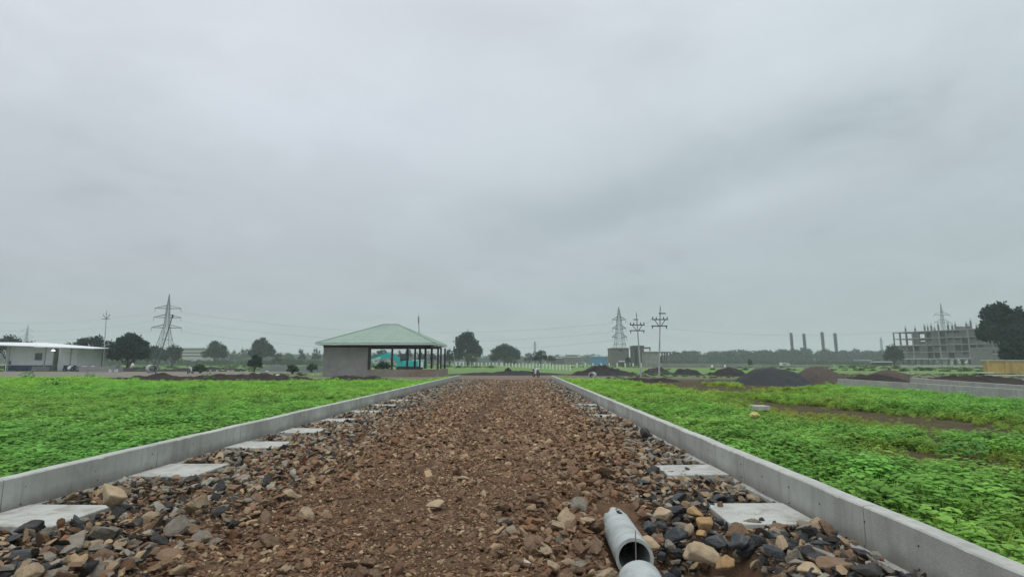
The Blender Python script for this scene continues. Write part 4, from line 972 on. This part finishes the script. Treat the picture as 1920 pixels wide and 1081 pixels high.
tree(375, 683, 697, 30, 76, 'low spreading green bush behind the pale track', 'tree_light', seed=39, grp=GT, nl=500, name='shrub', trunk=.03)
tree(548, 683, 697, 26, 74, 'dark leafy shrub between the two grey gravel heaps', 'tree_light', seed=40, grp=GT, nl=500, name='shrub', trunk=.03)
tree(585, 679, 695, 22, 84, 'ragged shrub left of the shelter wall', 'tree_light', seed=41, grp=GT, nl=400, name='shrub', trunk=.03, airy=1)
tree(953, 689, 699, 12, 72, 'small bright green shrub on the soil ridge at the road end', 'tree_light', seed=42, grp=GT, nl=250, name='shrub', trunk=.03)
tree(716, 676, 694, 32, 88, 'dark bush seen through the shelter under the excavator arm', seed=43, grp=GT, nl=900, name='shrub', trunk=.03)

def treeline(name, label, px0, px1, Y, ytop, var, n, key='tree', seed=5):
    """many overlapping crowns of uneven height read as one wood"""
    r = np.random.default_rng(seed); K = int((px1-px0)/2.6); m_ = Y/1000.
    cp = r.uniform(px0, px1, K); hump = fbm(cp*.02, cp*0, seed)
    tz = np.maximum((681-(ytop+var*2.2*(.5-hump)+r.normal(0, var*.42, K)))*m_, 2.); rw = r.uniform(4, 12, K)*m_; cy = Y+r.uniform(-14, 14, K)
    w_ = rw*tz; ci = r.choice(K, n, p=w_/w_.sum()); d = r.normal(size=(n, 3)); d /= np.linalg.norm(d, axis=1)[:, None]
    low = r.random(n) < .4; rad = 1-.35*r.random(n)**2+.18*(r.random(n) < .15)*r.random(n); H2 = tz[ci]*.42
    x = (cp[ci]-972)*m_+np.where(low, r.uniform(-1.8, 1.8, n), d[:, 0])*rw[ci]*rad; y = cy[ci]+d[:, 1]*rw[ci]*rad; z = np.where(low, tz[ci]*.72*r.random(n), tz[ci]-H2+d[:, 2]*H2*rad)
    z = np.maximum(z, .2)
    u_ = r.normal(size=(n, 3)); u_ /= np.linalg.norm(u_, axis=1)[:, None]; v_ = np.cross(u_, r.normal(size=(n, 3))); v_ /= np.linalg.norm(v_, axis=1)[:, None]
    c = np.stack([x, y, z], 1); s = (m_*r.uniform(.8, 1.9, n))[:, None]
    q = np.stack([c-u_*s, c-v_*s*.7, c+u_*s, c+v_*s*.7], 1).reshape(-1, 3)
    o = npmesh(name, q, np.arange(n*4).reshape(-1, 4), M[key]); tag(o, label, kind='stuff')
treeline('far_wood', 'long hazy band of woodland along the right horizon', 1262, 1700, 460, 658, 4, 60000)
treeline('far_wood', 'very distant line of low trees along the middle horizon', 880, 1290, 600, 668, 4, 15000, seed=6)
treeline('far_wood', 'very distant line of low trees along the left horizon', 330, 870, 600, 665, 5, 24000, seed=7)
treeline('far_wood', 'distant trees behind the white shed at the far left', -60, 330, 500, 661, 5, 16000, seed=8)
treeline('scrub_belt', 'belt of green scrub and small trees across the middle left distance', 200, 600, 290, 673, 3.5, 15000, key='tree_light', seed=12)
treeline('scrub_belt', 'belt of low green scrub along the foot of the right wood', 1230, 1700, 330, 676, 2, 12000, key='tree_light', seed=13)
treeline('far_wood', 'hazy trees behind the unfinished building', 1680, 2050, 420, 662, 5, 9000, seed=9)

# ------------------------------------------------------------------ white shed at left
SY = 97.
def AX(px, Y=SY): return at(px, 690, Y).x
ws = thing('white_shed', (AX(75), SY, 0), 'long low white shed with flat overhanging roof and thin posts', 'shed')
ox, oy = ws.location.x, SY
def wb(name, m, c, d, parent=ws, rz=0): return MB().box(c, d, rz).build(name, M[m], parent)
zt0 = at(10, 648.5, SY).z; zt1 = at(145, 653.5, SY).z
xa, xb_, xc, xd, xe = AX(-70)-ox, AX(8)-ox, AX(97)-ox, AX(107)-ox, AX(143)-ox
mb = MB()
def wallseg(mb, x0, x1, z0, y=0, th=.2):
    f_ = lambda x: zt0+(zt1-zt0)*((x+ox-AX(10))/(AX(145)-AX(10)))-.03
    mb.add([(x0, y, z0), (x1, y, z0), (x1, y, f_(x1)), (x0, y, f_(x0)), (x0, y+th, z0), (x1, y+th, z0), (x1, y+th, f_(x1)), (x0, y+th, f_(x0))], [(0, 1, 2, 3), (4, 7, 6, 5), (0, 4, 5, 1), (3, 2, 6, 7), (0, 3, 7, 4), (1, 5, 6, 2)])
m1 = MB(); wallseg(m1, xb_, xc, 0); m1.build('front_wall', M['white_wall'], ws)
m1 = MB(); wallseg(m1, xd, xe, 0); m1.build('front_wall', M['white_wall'], ws)
m1 = MB(); wallseg(m1, xe-.2, xe, 0, .201, 7.); m1.build('end_wall', M['white_wall'], ws)
m1 = MB(); wallseg(m1, xb_, xe, 0, 7.2); m1.build('back_wall', M['white_wall'], ws)
m1 = MB(); wallseg(m1, xa, xb_-.002, 0, -2.0); m1.build('porch_wall', M['white'], ws)
wb('plinth_band', 'blue', ((xb_+xc)/2, -.03, .55), (xc-xb_, .055, 1.0))
wb('plinth_band', 'blue', ((AX(119)-ox+xe)/2, -.03, .55), (xe-AX(119)+ox, .055, 1.0))
wb('plinth_band', 'blue', ((xa+xb_)/2, -2.03, .6), (xb_-xa-.1, .055, 1.0))
for px, w_, h_, z in ((72, 1.0, 1.3, 2.6), (65, .35, 1.2, 2.6), (18, .35, .6, 1.5)):
    f_ = wb('window_frame', 'white', (AX(px)-ox, -.02, z), (w_+.14, .05, h_+.14)); MB().box((AX(px)-ox, -.05, z), (w_, .03, h_)).build('pane', M['glass'], f_)
mb = MB(); r0_ = [(AX(-80)-ox, -3.4, zt0+.28), (AX(8)-ox, -3.4, zt0+.10), (AX(200)-ox, -3.4, at(200, 653.5, SY-3.4).z), (AX(206, SY+8)-ox, 8, at(200, 652.5, SY).z+.1), (AX(8)-ox, 8, zt0+.8), (AX(-80)-ox, 8, zt0+.9)]
mb.add([(x, y, z+.10) for x, y, z in r0_]+[(x, y, z-.03) for x, y, z in r0_], [(0, 1, 4, 5), (1, 2, 3, 4), (6, 11, 10, 7), (7, 10, 9, 8)]+[(i, 6+i, 6+(i+1)%6, (i+1)%6) for i in range(6)]); mb.build('roof', M['white'], ws)
for px in (14, 82, 130): 
    h = zt0+(zt1-zt0)*((px-10)/135)-.02; MB().box((AX(px, SY-2.8)-ox, -2.8, h/2), (.14, .14, h)).build('post', M['steel'], ws)
MB().tube((AX(190, SY-2.5)-ox, -2.5, 0), (AX(190, SY-2.5)-ox, -2.5, at(190, 655, SY-2.5).z), .07).build('post', M['steel_dark'], ws)
mb = MB(); mb.box((AX(102)-ox, 1.2, 1.6), (xd-xc+.4, .1, 3.2)); mb.build('doorway_shade', M['steel_dark'], ws)  # dark sheet, the shade inside the open doorway put into its colour
lm = bpy.data.materials.new('lit_lamp'); lm.use_nodes = True; lm.node_tree.nodes['Principled BSDF'].inputs['Emission Color'].default_value = (1, .97, 1, 1); lm.node_tree.nodes['Principled BSDF'].inputs['Emission Strength'].default_value = 1.6
mb = MB(); lp = at(100, 656.5, SY-1); mb.tube((lp.x-ox, -1, lp.z-.12), (lp.x-ox, -1, lp.z+.18), .38, .10, 12); mb.build('lamp', lm, ws)
gt = thing('railing', (AX(3, 92), 92, 0), 'white pipe rail at the left end of the white shed', 'railing'); mb = MB(); mb.tube((-6, 0, 1.15), (AX(10.5, 92)-AX(3, 92), 0, 1.15), .06); mb.build('top_rail', M['white'], gt)
mb = MB(); 
for x in (AX(10.5, 92)-AX(3, 92), -3): mb.tube((x, 0, 0), (x, 0, 1.2), .06)
mb.build('upright', M['white'], gt)

def motorbike(px, py, Y, label, rz, scale=1., grp='parked motorcycles'):
    p = at(px, py, Y); t_ = thing('motorcycle', (p.x, Y, .04), label, 'motorcycle', grp, rz); t_.scale = (scale,)*3
    for x in (-.65, .65):
        mb = MB()
        for k in range(18):
            a, b = 2*math.pi*k/18, 2*math.pi*(k+1)/18; mb.tube((x+.28*math.cos(a), 0, .30+.28*math.sin(a)), (x+.28*math.cos(b), 0, .30+.28*math.sin(b)), .05, n=5, cap=False)
        wh = mb.build('wheel', M['black'], t_); MB().tube((x, -.05, .3), (x, .05, .3), .09, n=8).build('hub', M['steel'], wh)
    mb = MB(); plate(mb, [(-.1, .35), (.25, .35), (.45, .75), (.2, .92), (-.1, .82)], -.13, .13); mb.build('tank', M['white'], t_)
    mb = MB(); plate(mb, [(-.75, .82), (-.1, .76), (-.1, .66), (-.75, .70)], -.14, .14); mb.build('saddle', M['black'], t_)
    mb = MB(); mb.tube((.65, .09, .3), (.42, .06, .95), .03); mb.tube((.65, -.09, .3), (.42, -.06, .95), .03); mb.tube((-.65, .08, .3), (-.1, .08, .4), .03); mb.box((.05, 0, .38), (.4, .2, .26)); mb.build('frame', M['steel_dark'], t_)
    mb = MB(); mb.tube((.42, -.34, 1.05), (.42, .34, 1.05), .02); mb.tube((.42, -.3, 1.05), (.45, -.36, 1.25), .012); mb.tube((.42, .3, 1.05), (.45, .36, 1.25), .012); mb.build('handlebar', M['steel_dark'], t_)
    MB().tube((.48, 0, .92), (.60, 0, .92), .10, .12, 10).build('headlight', M['white'], t_)
motorbike(1005, 705, 58, 'white and black motorcycle parked at the far end of the stone road', R(-70))
motorbike(357, 700, 73, 'white motorcycle parked on the pale track left of the small dark tree', R(-80))
motorbike(153, 696, 90, 'dark motorcycle under the shed roof, nearest to the end wall', R(10))
motorbike(170, 696, 90.5, 'dark motorcycle under the outer edge of the shed roof', R(-12))
motorbike(128, 696, 91.5, 'dark motorcycle standing before the right part of the shed wall', R(4))
for k, px in enumerate((68, 78, 88)):
    mb = MB(); mb.box((0, 0, .42), (.95, .8, .84)); o = mb.build('crate', M['conc_dark'], bevel=.03); o.location = (AX(px, 94), 94, .02); o.rotation_euler = (0, 0, .3*k)
    tag(o, ['dark crate against the shed wall below the window', 'dark crate left of the middle shed post', 'dark crate right beside the shed doorway'][k], 'crate', 'dark crates by the shed wall')

# things on the pale track at left
a, b = at(269.5, 687.5, 82), at(287, 688, 80); pipe('large pale concrete pipe lying beside the leaning pole', (b.x, b.y, .62), (a.x, a.y+1.5, .62), .62, .50)
boulder('boulder', 241, 253, 680, 689, 86, 'white', 'big whitish rock at the foot of the broad left tree', 60)
sk = thing('wheelbarrow', (at(213, 692, 84).x, 84, 0), 'pale barrow frame with two white wheels beside the broad left tree', 'barrow'); mb = MB(); plate(mb, [(-.5, .6), (.55, .6), (.7, 1.15), (-.6, 1.05)], -.35, .35); mb.build('tray', M['steel'], sk)
for x in (-.4, .45):
    MB().tube((x, -.1, .3), (x, .0, .3), .28, n=12).build('wheel', M['white'], sk)
mb = MB(); mb.box((0, 0, .45), (7.2, .2, .9)); o = mb.build('low_wall', M['plaster']); o.location = (at(190, 690, 87).x, 87, 0); tag(o, 'short grey masonry wall behind the left utility pole', 'wall')

# ------------------------------------------------------------------ poles, pylons, cables
def v_pole(px, ytop, ybase, Y, label, kind, lean=0, grp='electric utility poles', key='pole', px_base=None, zb=0):
    b = at(px_base if px_base else px, ybase, Y); tp = at(px, ytop, Y); H = tp.z-zb; t_ = thing('utility_pole', (b.x, Y, zb), label, 'pole', grp); dx = tp.x-b.x
    P_ = lambda f_: Vector((dx*f_, 0, H*f_)); mb = MB(); mb.tube(P_(0)-Vector((0, 0, .3)), P_(.93), .10, .06, 8); mb.build('shaft', M[key], t_); hz_ = .0
    arms = MB(); ins = MB()
    def arm_(f_, x0, x1, r=.05, tilt=0): c = P_(f_); arms.box((c.x+(x0+x1)/2, 0, c.z), (x1-x0, .12, .10))
    if kind == 'braced':
        arm_(.80, -.85, .85); arm_(.71, -.9, .8); arm_(.885, -.15 if px > 1200 else -.4, .6 if px > 1200 else .15)
        for s in (-1, 1): c = P_(.805); q = P_(.70); arms.tube((c.x+s*.62, 0, c.z), (q.x+s*.06, 0, q.z), .04, n=5)
        for x in (-.78, -.4, .4, .78): c = P_(.80); ins.tube((c.x+x, 0, c.z+.05), (c.x+x, 0, c.z+.30), .06, .04, 6)
        for s in (-.8, .7): c = P_(.71); ins.tube((c.x+s, 0, c.z-.05), (c.x+s, 0, c.z-.3), .05, .05, 6)
    elif kind == 'vee':
        arm_(.86, -.75, .6)
        for s in (-1, 1): c = P_(.865); arms.tube((c.x, 0, c.z), (c.x+s*.58, 0, c.z+.62), .05, n=5); ins.tube((c.x+s*.58, 0, c.z+.62), (c.x+s*.62, 0, c.z+.85), .06, .03, 6)
    elif kind == 'slim':
        for f_ in (.86, .90): arm_(f_, -.2, .2)
        ins.tube(P_(.80)+Vector((-.1, 0, 0)), P_(.93)+Vector((-.18, 0, 0)), .05)
    ins.tube(P_(.93), P_(1.0), .05, .02, 6)
    if arms.v: arms.build('crossarm', M['steel_dark'], t_)
    ins.build('insulators', M['steel_dark'], t_)
    return t_, [P_(.80)+Vector((b.x+s, Y, .3)) for s in (-.78, .78)]
_, W1 = v_pole(1238, 572, 706.5, 58, 'tallest utility pole with braced crossarms, right one of the pair', 'braced', px_base=1235.5)
_, W2 = v_pole(1193, 585, 704, 62, 'leaning utility pole with braced crossarms, left one of the pair', 'braced', px_base=1202)
_, W3 = v_pole(200, 582, 692, 100, 'pale utility pole with V shaped arms behind the white shed roof', 'vee', px_base=193)
_, W4 = v_pole(785, 586, 688, 120, 'thin utility pole sticking up behind the green roof', 'slim', px_base=787, key='steel_dark')
lt = thing('leaning_pole', (at(291, 702, 62).x, 62, 0), 'dark crooked pole leaning right in front of the big left pylon', 'pole'); mb = MB(); o3 = lt.location
pts = [at(291, 702, 62), at(298, 672, 62), at(306, 648, 62), at(323, 594, 62)]
for i in range(3): mb.tube(pts[i]-o3, pts[i+1]-o3, .085-.012*i, .078-.012*i, 7)
mb.build('shaft', M['pole_dark'], lt); MB().tube(pts[3]-o3, pts[3]-o3+Vector((.05, 0, .3)), .12, .06, 7).build('cap', M['steel_dark'], lt)

def pylon(px, ytop, ybase, Y, label, arms, wbase, key='steel', r=.10, waist=.55, wtop=.8, wwa=1.6, rz=.35, grp='lattice power pylons'):
    b = at(px, ybase, Y); H = at(px, ytop, Y).z; t_ = thing('power_pylon', (b.x, Y, 0), label, 'pylon', grp, rz)
    def wd(f_):
        pts = [(0, wbase), (waist, wwa*1.15), (.82, wwa*.62), (1, .08)]
        for (a, wa), (c, wc) in zip(pts, pts[1:]):
            if f_ <= c: return wa+(wc-wa)*(f_-a)/(c-a)
        return .08
    lv = [0, .13, .25, .36, .46, .55, .62, .69, .755, .82, .88, .94, 1]; mb = MB(); br = MB()
    cor = lambda f_, k: Vector(((-1, 1, 1, -1)[k]*wd(f_)/2, (-1, -1, 1, 1)[k]*wd(f_)/2, H*f_))
    for a, c in zip(lv, lv[1:]):
        for k in range(4):
            mb.tube(cor(a, k), cor(c, k), r, n=4, cap=False)
            if a < .9:
                br.tube(cor(a, k), cor(c, (k+1)%4), r*.6, n=3, cap=False); br.tube(cor(a, (k+1)%4), cor(c, k), r*.6, n=3, cap=False); br.tube(cor(c, k), cor(c, (k+1)%4), r*.6, n=3, cap=False)
    mb.build('leg', M[key], t_); br.build('bracing', M[key], t_); tips = []
    for yy, half in arms:
        z = at(px, yy, Y).z; f_ = z/H; ww = wd(f_)/2; am = MB(); hw = half*Y/1000./math.cos(rz)
        for s in (-1, 1):
            for q in (-1, 1):
                am.tube((s*ww, q*ww, z), (s*hw, 0, z+.0), r*1.25, r*.8, 4); am.tube((s*ww*.8, q*ww*.8, z+Y*.006), (s*hw, 0, z+.1), r*.8, n=4)
            am.tube((s*hw, 0, z), (s*hw, 0, z-1.6), r*.6, n=4)
            tips.append(Vector((b.x+s*hw*math.cos(rz), Y+s*hw*math.sin(rz), z-1.6)))
        am.build('crossarm', M['steel_dark'] if Y < 320 else M[key], t_)
    return tips
T1 = pylon(306, 551, 685, 235, 'big lattice pylon with three crossarms rising behind the leaning pole', [(578, 22), (595, 23), (614, 25)], 8, rz=.2, r=.12)
T2 = pylon(1163, 575, 685, 245, 'tapered lattice pylon standing behind the grey block building', [(599, 13), (615.5, 13), (631.5, 14)], 6.5, rz=.15, r=.11, wwa=2.4)
pylon(44, 608, 680, 560, 'faint distant pylon above the white shed roof', [(621, 11), (632, 12), (640, 12)], 9, rz=.2, r=.16)
pylon(1776, 568, 682, 380, 'hazy pylon rising behind the unfinished building', [(590, 17), (604, 17)], 9, rz=.15, r=.14)
pylon(1656, 631, 682, 640, 'faint distant pylon left of the unfinished building', [(640, 4)], 8, r=.2)
pylon(1003, 639, 682, 620, 'faint distant pylon in the middle of the horizon', [(646, 3)], 8, r=.2)
def cable(a, b, sag, label, r=.035, n=24):
    mb = MB(); prev = None
    for i in range(n+1):
        u = i/n; p = a.lerp(b, u)-Vector((0, 0, 4*sag*u*(1-u))); 
        if prev is not None: mb.tube(prev-a, p-a, r, n=3, cap=False)
        prev = p
    o = mb.build('power_cable', M['steel']); o.location = a; return tag(o, label, 'cable', 'power cables strung between pylons')
nm = ['top', 'middle', 'bottom']
for i in range(3):
    cable(T1[i*2+1], T2[i*2], 6.5, f'{nm[i]} power cable spanning between the big left pylon and the tapered pylon')
    cable(T1[i*2], at(-80, 600+i*14, 240), 3, f'{nm[i]} power cable running left from the big left pylon')
cable(T2[1], at(1990, 575, 250), 9, 'power cable running right from the tapered pylon to beyond the frame')
cable(W1[0], W2[1], .3, 'short slack wire between the two braced utility poles', r=.012)

# ------------------------------------------------------------------ fence posts
pts = []
for i in range(21):
    u = i/20; px = 942+(1069-942)*u; ytop = 680.0+3.5*u**1.3; ybase = 686.5+8.0*u; pts.append((px, ytop, ybase))
for i in range(13): pts.append((855+7*i, 679.2, 685.2))
for i in range(9): pts.append((1082+i*15, 680.5, 688))
fence_g = 'white fence posts in a row'
for i, (px, y0_, y1_) in enumerate(pts):
    Y = gnd(px, y1_).y; p = at(px+random.uniform(-.5, .5), y1_, Y); h = at(px, y0_, Y).z; wd_ = 2.1*Y/1000
    mb = MB(); mb.box((0, 0, h/2), (wd_, wd_, h)); mb.box((0, 0, h+.03), (wd_*.7, wd_*.7, .06)); o = mb.build('fence_post', M['white']); o.location = (p.x, Y, 0); o.rotation_euler = (random.uniform(-.03, .03), random.uniform(-.04, .04), 0)
    j = i if i < 21 else (i-21 if i < 34 else i-34)
    seg_ = (f'white fence post, {ordn2[j]} from the left in the slanting row beyond the road end' if i < 21 else f'small white fence post, {ordn2[j]} from the left in the far row before the ragged tree' if i < 34 else f'white fence post, {ordn2[j]} from the left in the sparse row near the grey buildings')
    tag(o, seg_, 'post', ['white fence posts in the slanting row', 'white fence posts in the far row', 'white fence posts near the grey buildings'][0 if i < 21 else 1 if i < 34 else 2])

# ------------------------------------------------------------------ far buildings
def block(px0, px1, ytop, Y, label, name='building', m='brick', dep=10, wins=(), roof=None, parapet=True):
    a, b = at(px0, ytop, Y), at(px1, ytop, Y); H = a.z; t_ = thing(name, ((a.x+b.x)/2, Y, 0), label, 'building'); W = b.x-a.x
    MB().box((0, dep/2, H/2), (W, dep, H)).build('wall', M[m], t_)
    if parapet: MB().box((0, dep/2, H+.12), (W+.5, dep+.5, .28)).build('roof', M[roof or 'conc_dark'], t_)
    for (wx0, wy0, wx1, wy1) in wins:
        p, q = at(wx0, wy0, Y), at(wx1, wy1, Y); o = MB().box(((p.x+q.x)/2-t_.location.x, -.02, (p.z+q.z)/2), (q.x-p.x, .06, abs(q.z-p.z))).build('window', M['steel_dark'], t_)
    return t_
t_ = block(1147, 1179, 653, 225, 'grey block building below the tapered pylon', m='conc_dark', wins=[(1160, 656, 1168, 658)])
p = at(1160, 676, 224.9); q = at(1174, 678, 224.9); MB().box(((p.x+q.x)/2-t_.location.x, -.4, (p.z+q.z)/2), (q.x-p.x, .8, .5)).build('awning', M['white'], t_)
t_ = block(1189, 1207, 648.5, 215, 'tall dark grey tower like building right of the pylon building', m='brick', dep=8)
MB().box((at(1213, 650, 215).x-t_.location.x, 4, at(1210, 650.5, 215).z-.2), (2.9, 8, .5)).build('balcony_roof', M['conc_dark'], t_)
MB().box((at(1218.5, 650, 215).x-t_.location.x, .2, at(1210, 654, 215).z), (.4, .4, 1.6)).build('balcony_post', M['conc_dark'], t_)
MB().box((at(1192, 650, 215).x-t_.location.x, -.05, 4.), (.9, .15, 6.)).build('shaft_recess', M['steel_dark'], t_)
MB().box((at(1212, 650, 215).x-t_.location.x, 4, 2.6), (2.4, 7.9, 5.2)).build('stair_block', M['conc_dark'], t_)
t_ = block(1211, 1236, 660, 205, 'low grey rendered building behind the tallest pole', m='plaster', dep=7)
fr = thing('open_frame_building', (at(1246, 660, 208).x, 208, 0), 'open concrete frame with columns against the sky beside the low grey building', 'building'); W = 20*.208
zt_ = at(1246, 660, 208).z
MB().box((0, 2.5, zt_), (W+.8, 5, .5)).build('roof_slab', M['conc_dark'], fr); MB().box((0, 2.5, zt_-3.1), (W, 5, .35)).build('floor_slab', M['conc_dark'], fr)
for x in (-.5, -.2, .05, .28, .5):
    for yy in (.2, 4.8): MB().box((x*W, yy, zt_/2-.1), (.38, .38, zt_-.2)).build('column', M['conc_dark'], fr)
block(1110, 1137, 668, 300, 'bright blue metal shed left of the grey buildings', name='shed', m='bluesheet', dep=8, roof='white')
block(1138, 1146, 667, 305, 'pale grey outbuilding between the blue shed and the grey block', name='outbuilding', m='plaster', dep=6, roof='white')
block(1058, 1090, 669, 330, 'low pale shed with long white roof, left of the blue shed', name='shed', m='conc_dark', dep=8, roof='white')
block(1064, 1083, 665, 345, 'higher pale shed with white roof behind the long white roofed shed', name='shed', m='conc_dark', dep=6, roof='white')
block(1035, 1055, 671, 335, 'small white roofed shed, leftmost of the far sheds', name='shed', m='brick', dep=6, roof='white')
t_ = block(337, 383, 652, 380, 'distant pale three storey building behind the round trees at left', m='conc_light', dep=12, wins=[(340, 654, 382, 656), (340, 660, 382, 662), (340, 666, 382, 668)], roof='white')
block(1611, 1633, 675.5, 330, 'small shed with white roof below the treeline at right', name='shed', m='conc_dark', dep=5, roof='white')
block(1645, 1672, 678.5, 230, 'open dark shed with thin white roof left of the unfinished building', name='shed', m='steel_dark', dep=4, roof='white')
# boundary walls
def bwall(px0, px1, ytop, ybase, label, m='plaster'):
    Y = gnd(972, ybase).y; a, b = at(px0, ytop, Y), at(px1, ytop, Y); n = max(2, int((b.x-a.x)/4)); t_ = thing('boundary_wall', (a.x, Y, 0), label, 'wall', 'boundary walls')
    for i in range(n): MB().box(((i+.5)*(b.x-a.x)/n, random.uniform(-.03, .03), a.z/2), ((b.x-a.x)/n-.1, .2, a.z+random.uniform(-.03, .05))).build('wall_panel', M[m], t_)
    for i in range(n+1): MB().box((i*(b.x-a.x)/n, 0, a.z/2+.08), (.35, .35, a.z+.16)).build('pier', M[m], t_)
bwall(1205, 1401, 681, 689, 'long grey boundary wall in front of the treeline', 'plaster')
bwall(1412, 1560, 684, 688.5, 'low pale boundary wall before the distant wood', 'plaster')
bwall(1690, 1850, 684, 689.5, 'pale boundary wall in front of the unfinished building', 'conc')
# van
p = at(1472, 686, 190); vn = thing('van', (p.x, 190, 0), 'small white van parked before the distant wood', 'van'); vn.scale = (.78,)*3; plate_mb = MB(); plate(plate_mb, [(-2.1, .35), (2.0, .35), (2.05, .9), (1.5, 1.15), (1.1, 1.7), (-2.05, 1.75)], -.8, .8); plate_mb.build('body', M['white'], vn, bevel=.08)
for x in (-1.3, 1.25): MB().tube((x, -.85, .33), (x, .85, .33), .33, n=12).build('wheel', M['black'], vn)
MB().box((-.35, -.81, 1.3), (2.5, .03, .45)).build('side_window', M['glass'], vn)
for px, lb in ((1347.5, 'white sack on the dark soil heap, left of the two'), (1372.5, 'white sack on the dark soil heap, right of the two')):
    p = at(px, 687.5, 66); vv = ICO[3][0].copy()
    for i in range(len(vv)): vv[i] *= 1+.35*mn.noise(Vector(vv[i]*1.6)+Vector((px, 0, 0)))
    o = npmesh('sack', vv*np.array([.13, .12, .22]), ICO[3][1], M['white']); o.location = (p.x, 66+2.2, max(p.z, .7)); tag(o, lb, 'sack', 'white sacks on the soil heap')
p = at(1111, 703, 54); pipe('short pale concrete pipe ring in front of the black soil heap', (p.x-.1, 54, .30), (p.x+.25, 55.2, .30), .34, .22)
# chimneys
for k, (px, yt, wpx) in enumerate([(1486, 625, 6), (1510, 626.5, 6), (1544.5, 623.5, 6.2), (1568.5, 625.5, 6.4)]):
    Y = 520; p = at(px, 655, Y); H = at(px, yt, Y).z; rr = wpx*Y/2000; t_ = thing('chimney', (p.x, Y, 0), ['leftmost of the four dark chimneys above the treeline', 'second dark chimney from the left, shortest, above a spreading tree', 'tallest dark chimney, third from the left', 'rightmost of the four dark chimneys above the treeline'][k], 'chimney', 'dark chimneys above the treeline')
    mb = MB(); mb.tube((0, 0, 0), (-.4, 0, H), rr*.85, rr*.8, 14); mb.build('stack', M['steel_dark'], t_)
    mb = MB()
    for j in range(7): z = H*(.62+.055*j); mb.tube((-.4*z/H, 0, z), (-.4*z/H, 0, z+.5), rr*1.05, rr*1.05, 12)
    mb.tube((-.4, 0, H), (-.4, 0, H+.8), rr*1.0, rr*.6, 12); mb.build('platform_ring', M['steel_dark'], t_)

# ochre shed at the right edge
oy = 76.; a, b = at(1850, 676, oy), at(1975, 676, oy); os_ = thing('ochre_shed', (a.x, oy, 0), 'low ochre painted shed wall at the right edge under the large tree', 'shed'); H = a.z
n = 4
for i in range(n): wdt = (b.x-a.x)/n; MB().box(((i+.5)*wdt, (.0, -.05, .0, .05)[i], H/2), (wdt-.02, .18, H)).build('wall_panel', M['yellow'], os_)
MB().box(((b.x-a.x)/2+.3, .75, H/2), (b.x-a.x-.6, 1.3, H-.05)).build('rear_body', M['yellow'], os_); MB().box(((b.x-a.x)/2+.2, .6, H+.06), (b.x-a.x-.2, 1.7, .10)).build('roof', M['roof_pale'], os_)

# ------------------------------------------------------------------ unfinished building
ub = thing('unfinished_building', (0, 0, 0), 'large unfinished concrete building of open floors with bare columns on the roof', 'building')
A3, B3 = Vector((at(1675, 623, 262).x, 262, 0)), Vector((at(1858, 616, 226).x, 226, 0)); dv = B3-A3; LB = dv.length; angb = math.atan2(dv.y, dv.x)
ub.location = A3; ub.rotation_euler = (0, 0, angb); DB = 15.; nb = 14; FH = 3.25; NF = 5
rd = random.Random(5)
HT = at(1675, 623, 262).z; FH = HT/NF
for f_ in range(1, NF+1):
    z = FH*f_; MB().box((LB/2, DB/2, z-.15), (LB+.8, DB+.8, .32)).build('floor_slab', M['plaster'], ub)
MB().box((LB/2, -1.2, FH*1-.05), (LB*.9, 2.4, .22)).build('awning', M['white'], ub)
for i in range(nb+1):
    for j in (0, DB/3, 2*DB/3, DB):
        x = LB*i/nb; MB().box((x, j, HT/2-.2), (.42, .42, HT-.35)).build('column', M['plaster' if i % 4 == 3 and j == 0 else 'raw'], ub)
for f_ in range(NF):
    for i in range(nb):
        q = rd.random(); x = LB*(i+.5)/nb; w_ = LB/nb
        z0 = FH*f_; openl = i < 3 and f_ >= 3
        if f_ == 0 or openl: 
            if openl: MB().box((x, DB, z0+FH*.9), (w_-.42, .2, .7)).build('edge_beam', M['conc_dark'], ub)
            continue
        # rear wall closes the view through
        if not openl: MB().box((x, DB*.62, z0+FH/2-.1), (w_-.02, .2, FH-.35)).build('rear_wall', M['brick'], ub)
        if q < .62: MB().box((x, .1, z0+FH*.5-.08), (w_-.43, .2, FH-.33)).build('wall_panel', M['brick' if q < .35 else 'conc_dark'], ub) if q < .30 else MB().box((x, .12, z0+FH*.26), (w_-.43, .2, FH*.48)).build('wall_panel', M['brick'], ub)
for i in range(nb*2+1):
    if i < 4: continue
    x = LB*i/(nb*2); h = rd.choice([1.2, 1.8, 2.6, 3.4]); y = rd.choice([.1, DB/3, DB*.66]); MB().box((x, y, HT+h/2), (.5, .5, h)).build('starter_column', M['raw'], ub)
    mb = MB()
    for s in range(4): mb.tube((x+(-.15, .15, .15, -.15)[s], y+(-.15, -.15, .15, .15)[s], HT+h), (x+(-.15, .15, .15, -.15)[s]*1.6, y, HT+h+1.3), .03, n=3)
    mb.build('rebar', M['steel_dark'], ub)
MB().box((LB*.62, DB*.5, HT+.8), (LB*.06, 4, 1.6)).build('stair_head', M['conc_dark'], ub)
# wing at the right, with windows
A4 = at(1858, 652, 214); t_ = thing('annex', (A4.x, 214, 0), 'lower grey annex with rows of windows right of the unfinished building', 'building'); Wd = at(1915, 652, 214).x-A4.x; H4 = A4.z
MB().box((Wd/2, 5, H4/2), (Wd, 10, H4)).build('wall', M['conc_dark'], t_); MB().box((Wd/2, 5, H4+.1), (Wd+.5, 10.5, .3)).build('roof', M['plaster'], t_)
for r_ in range(2):
    MB().box((Wd/2, -.12, H4-.9-3.2*r_-1.35), (Wd-.2, .25, .22)).build('sill_band', M['conc'], t_)
    for c_ in range(7): MB().box((.9+c_*Wd/7, -.03, H4-1.6-3.2*r_), (.95, .1, 1.2)).build('window', M['steel_dark'], t_)
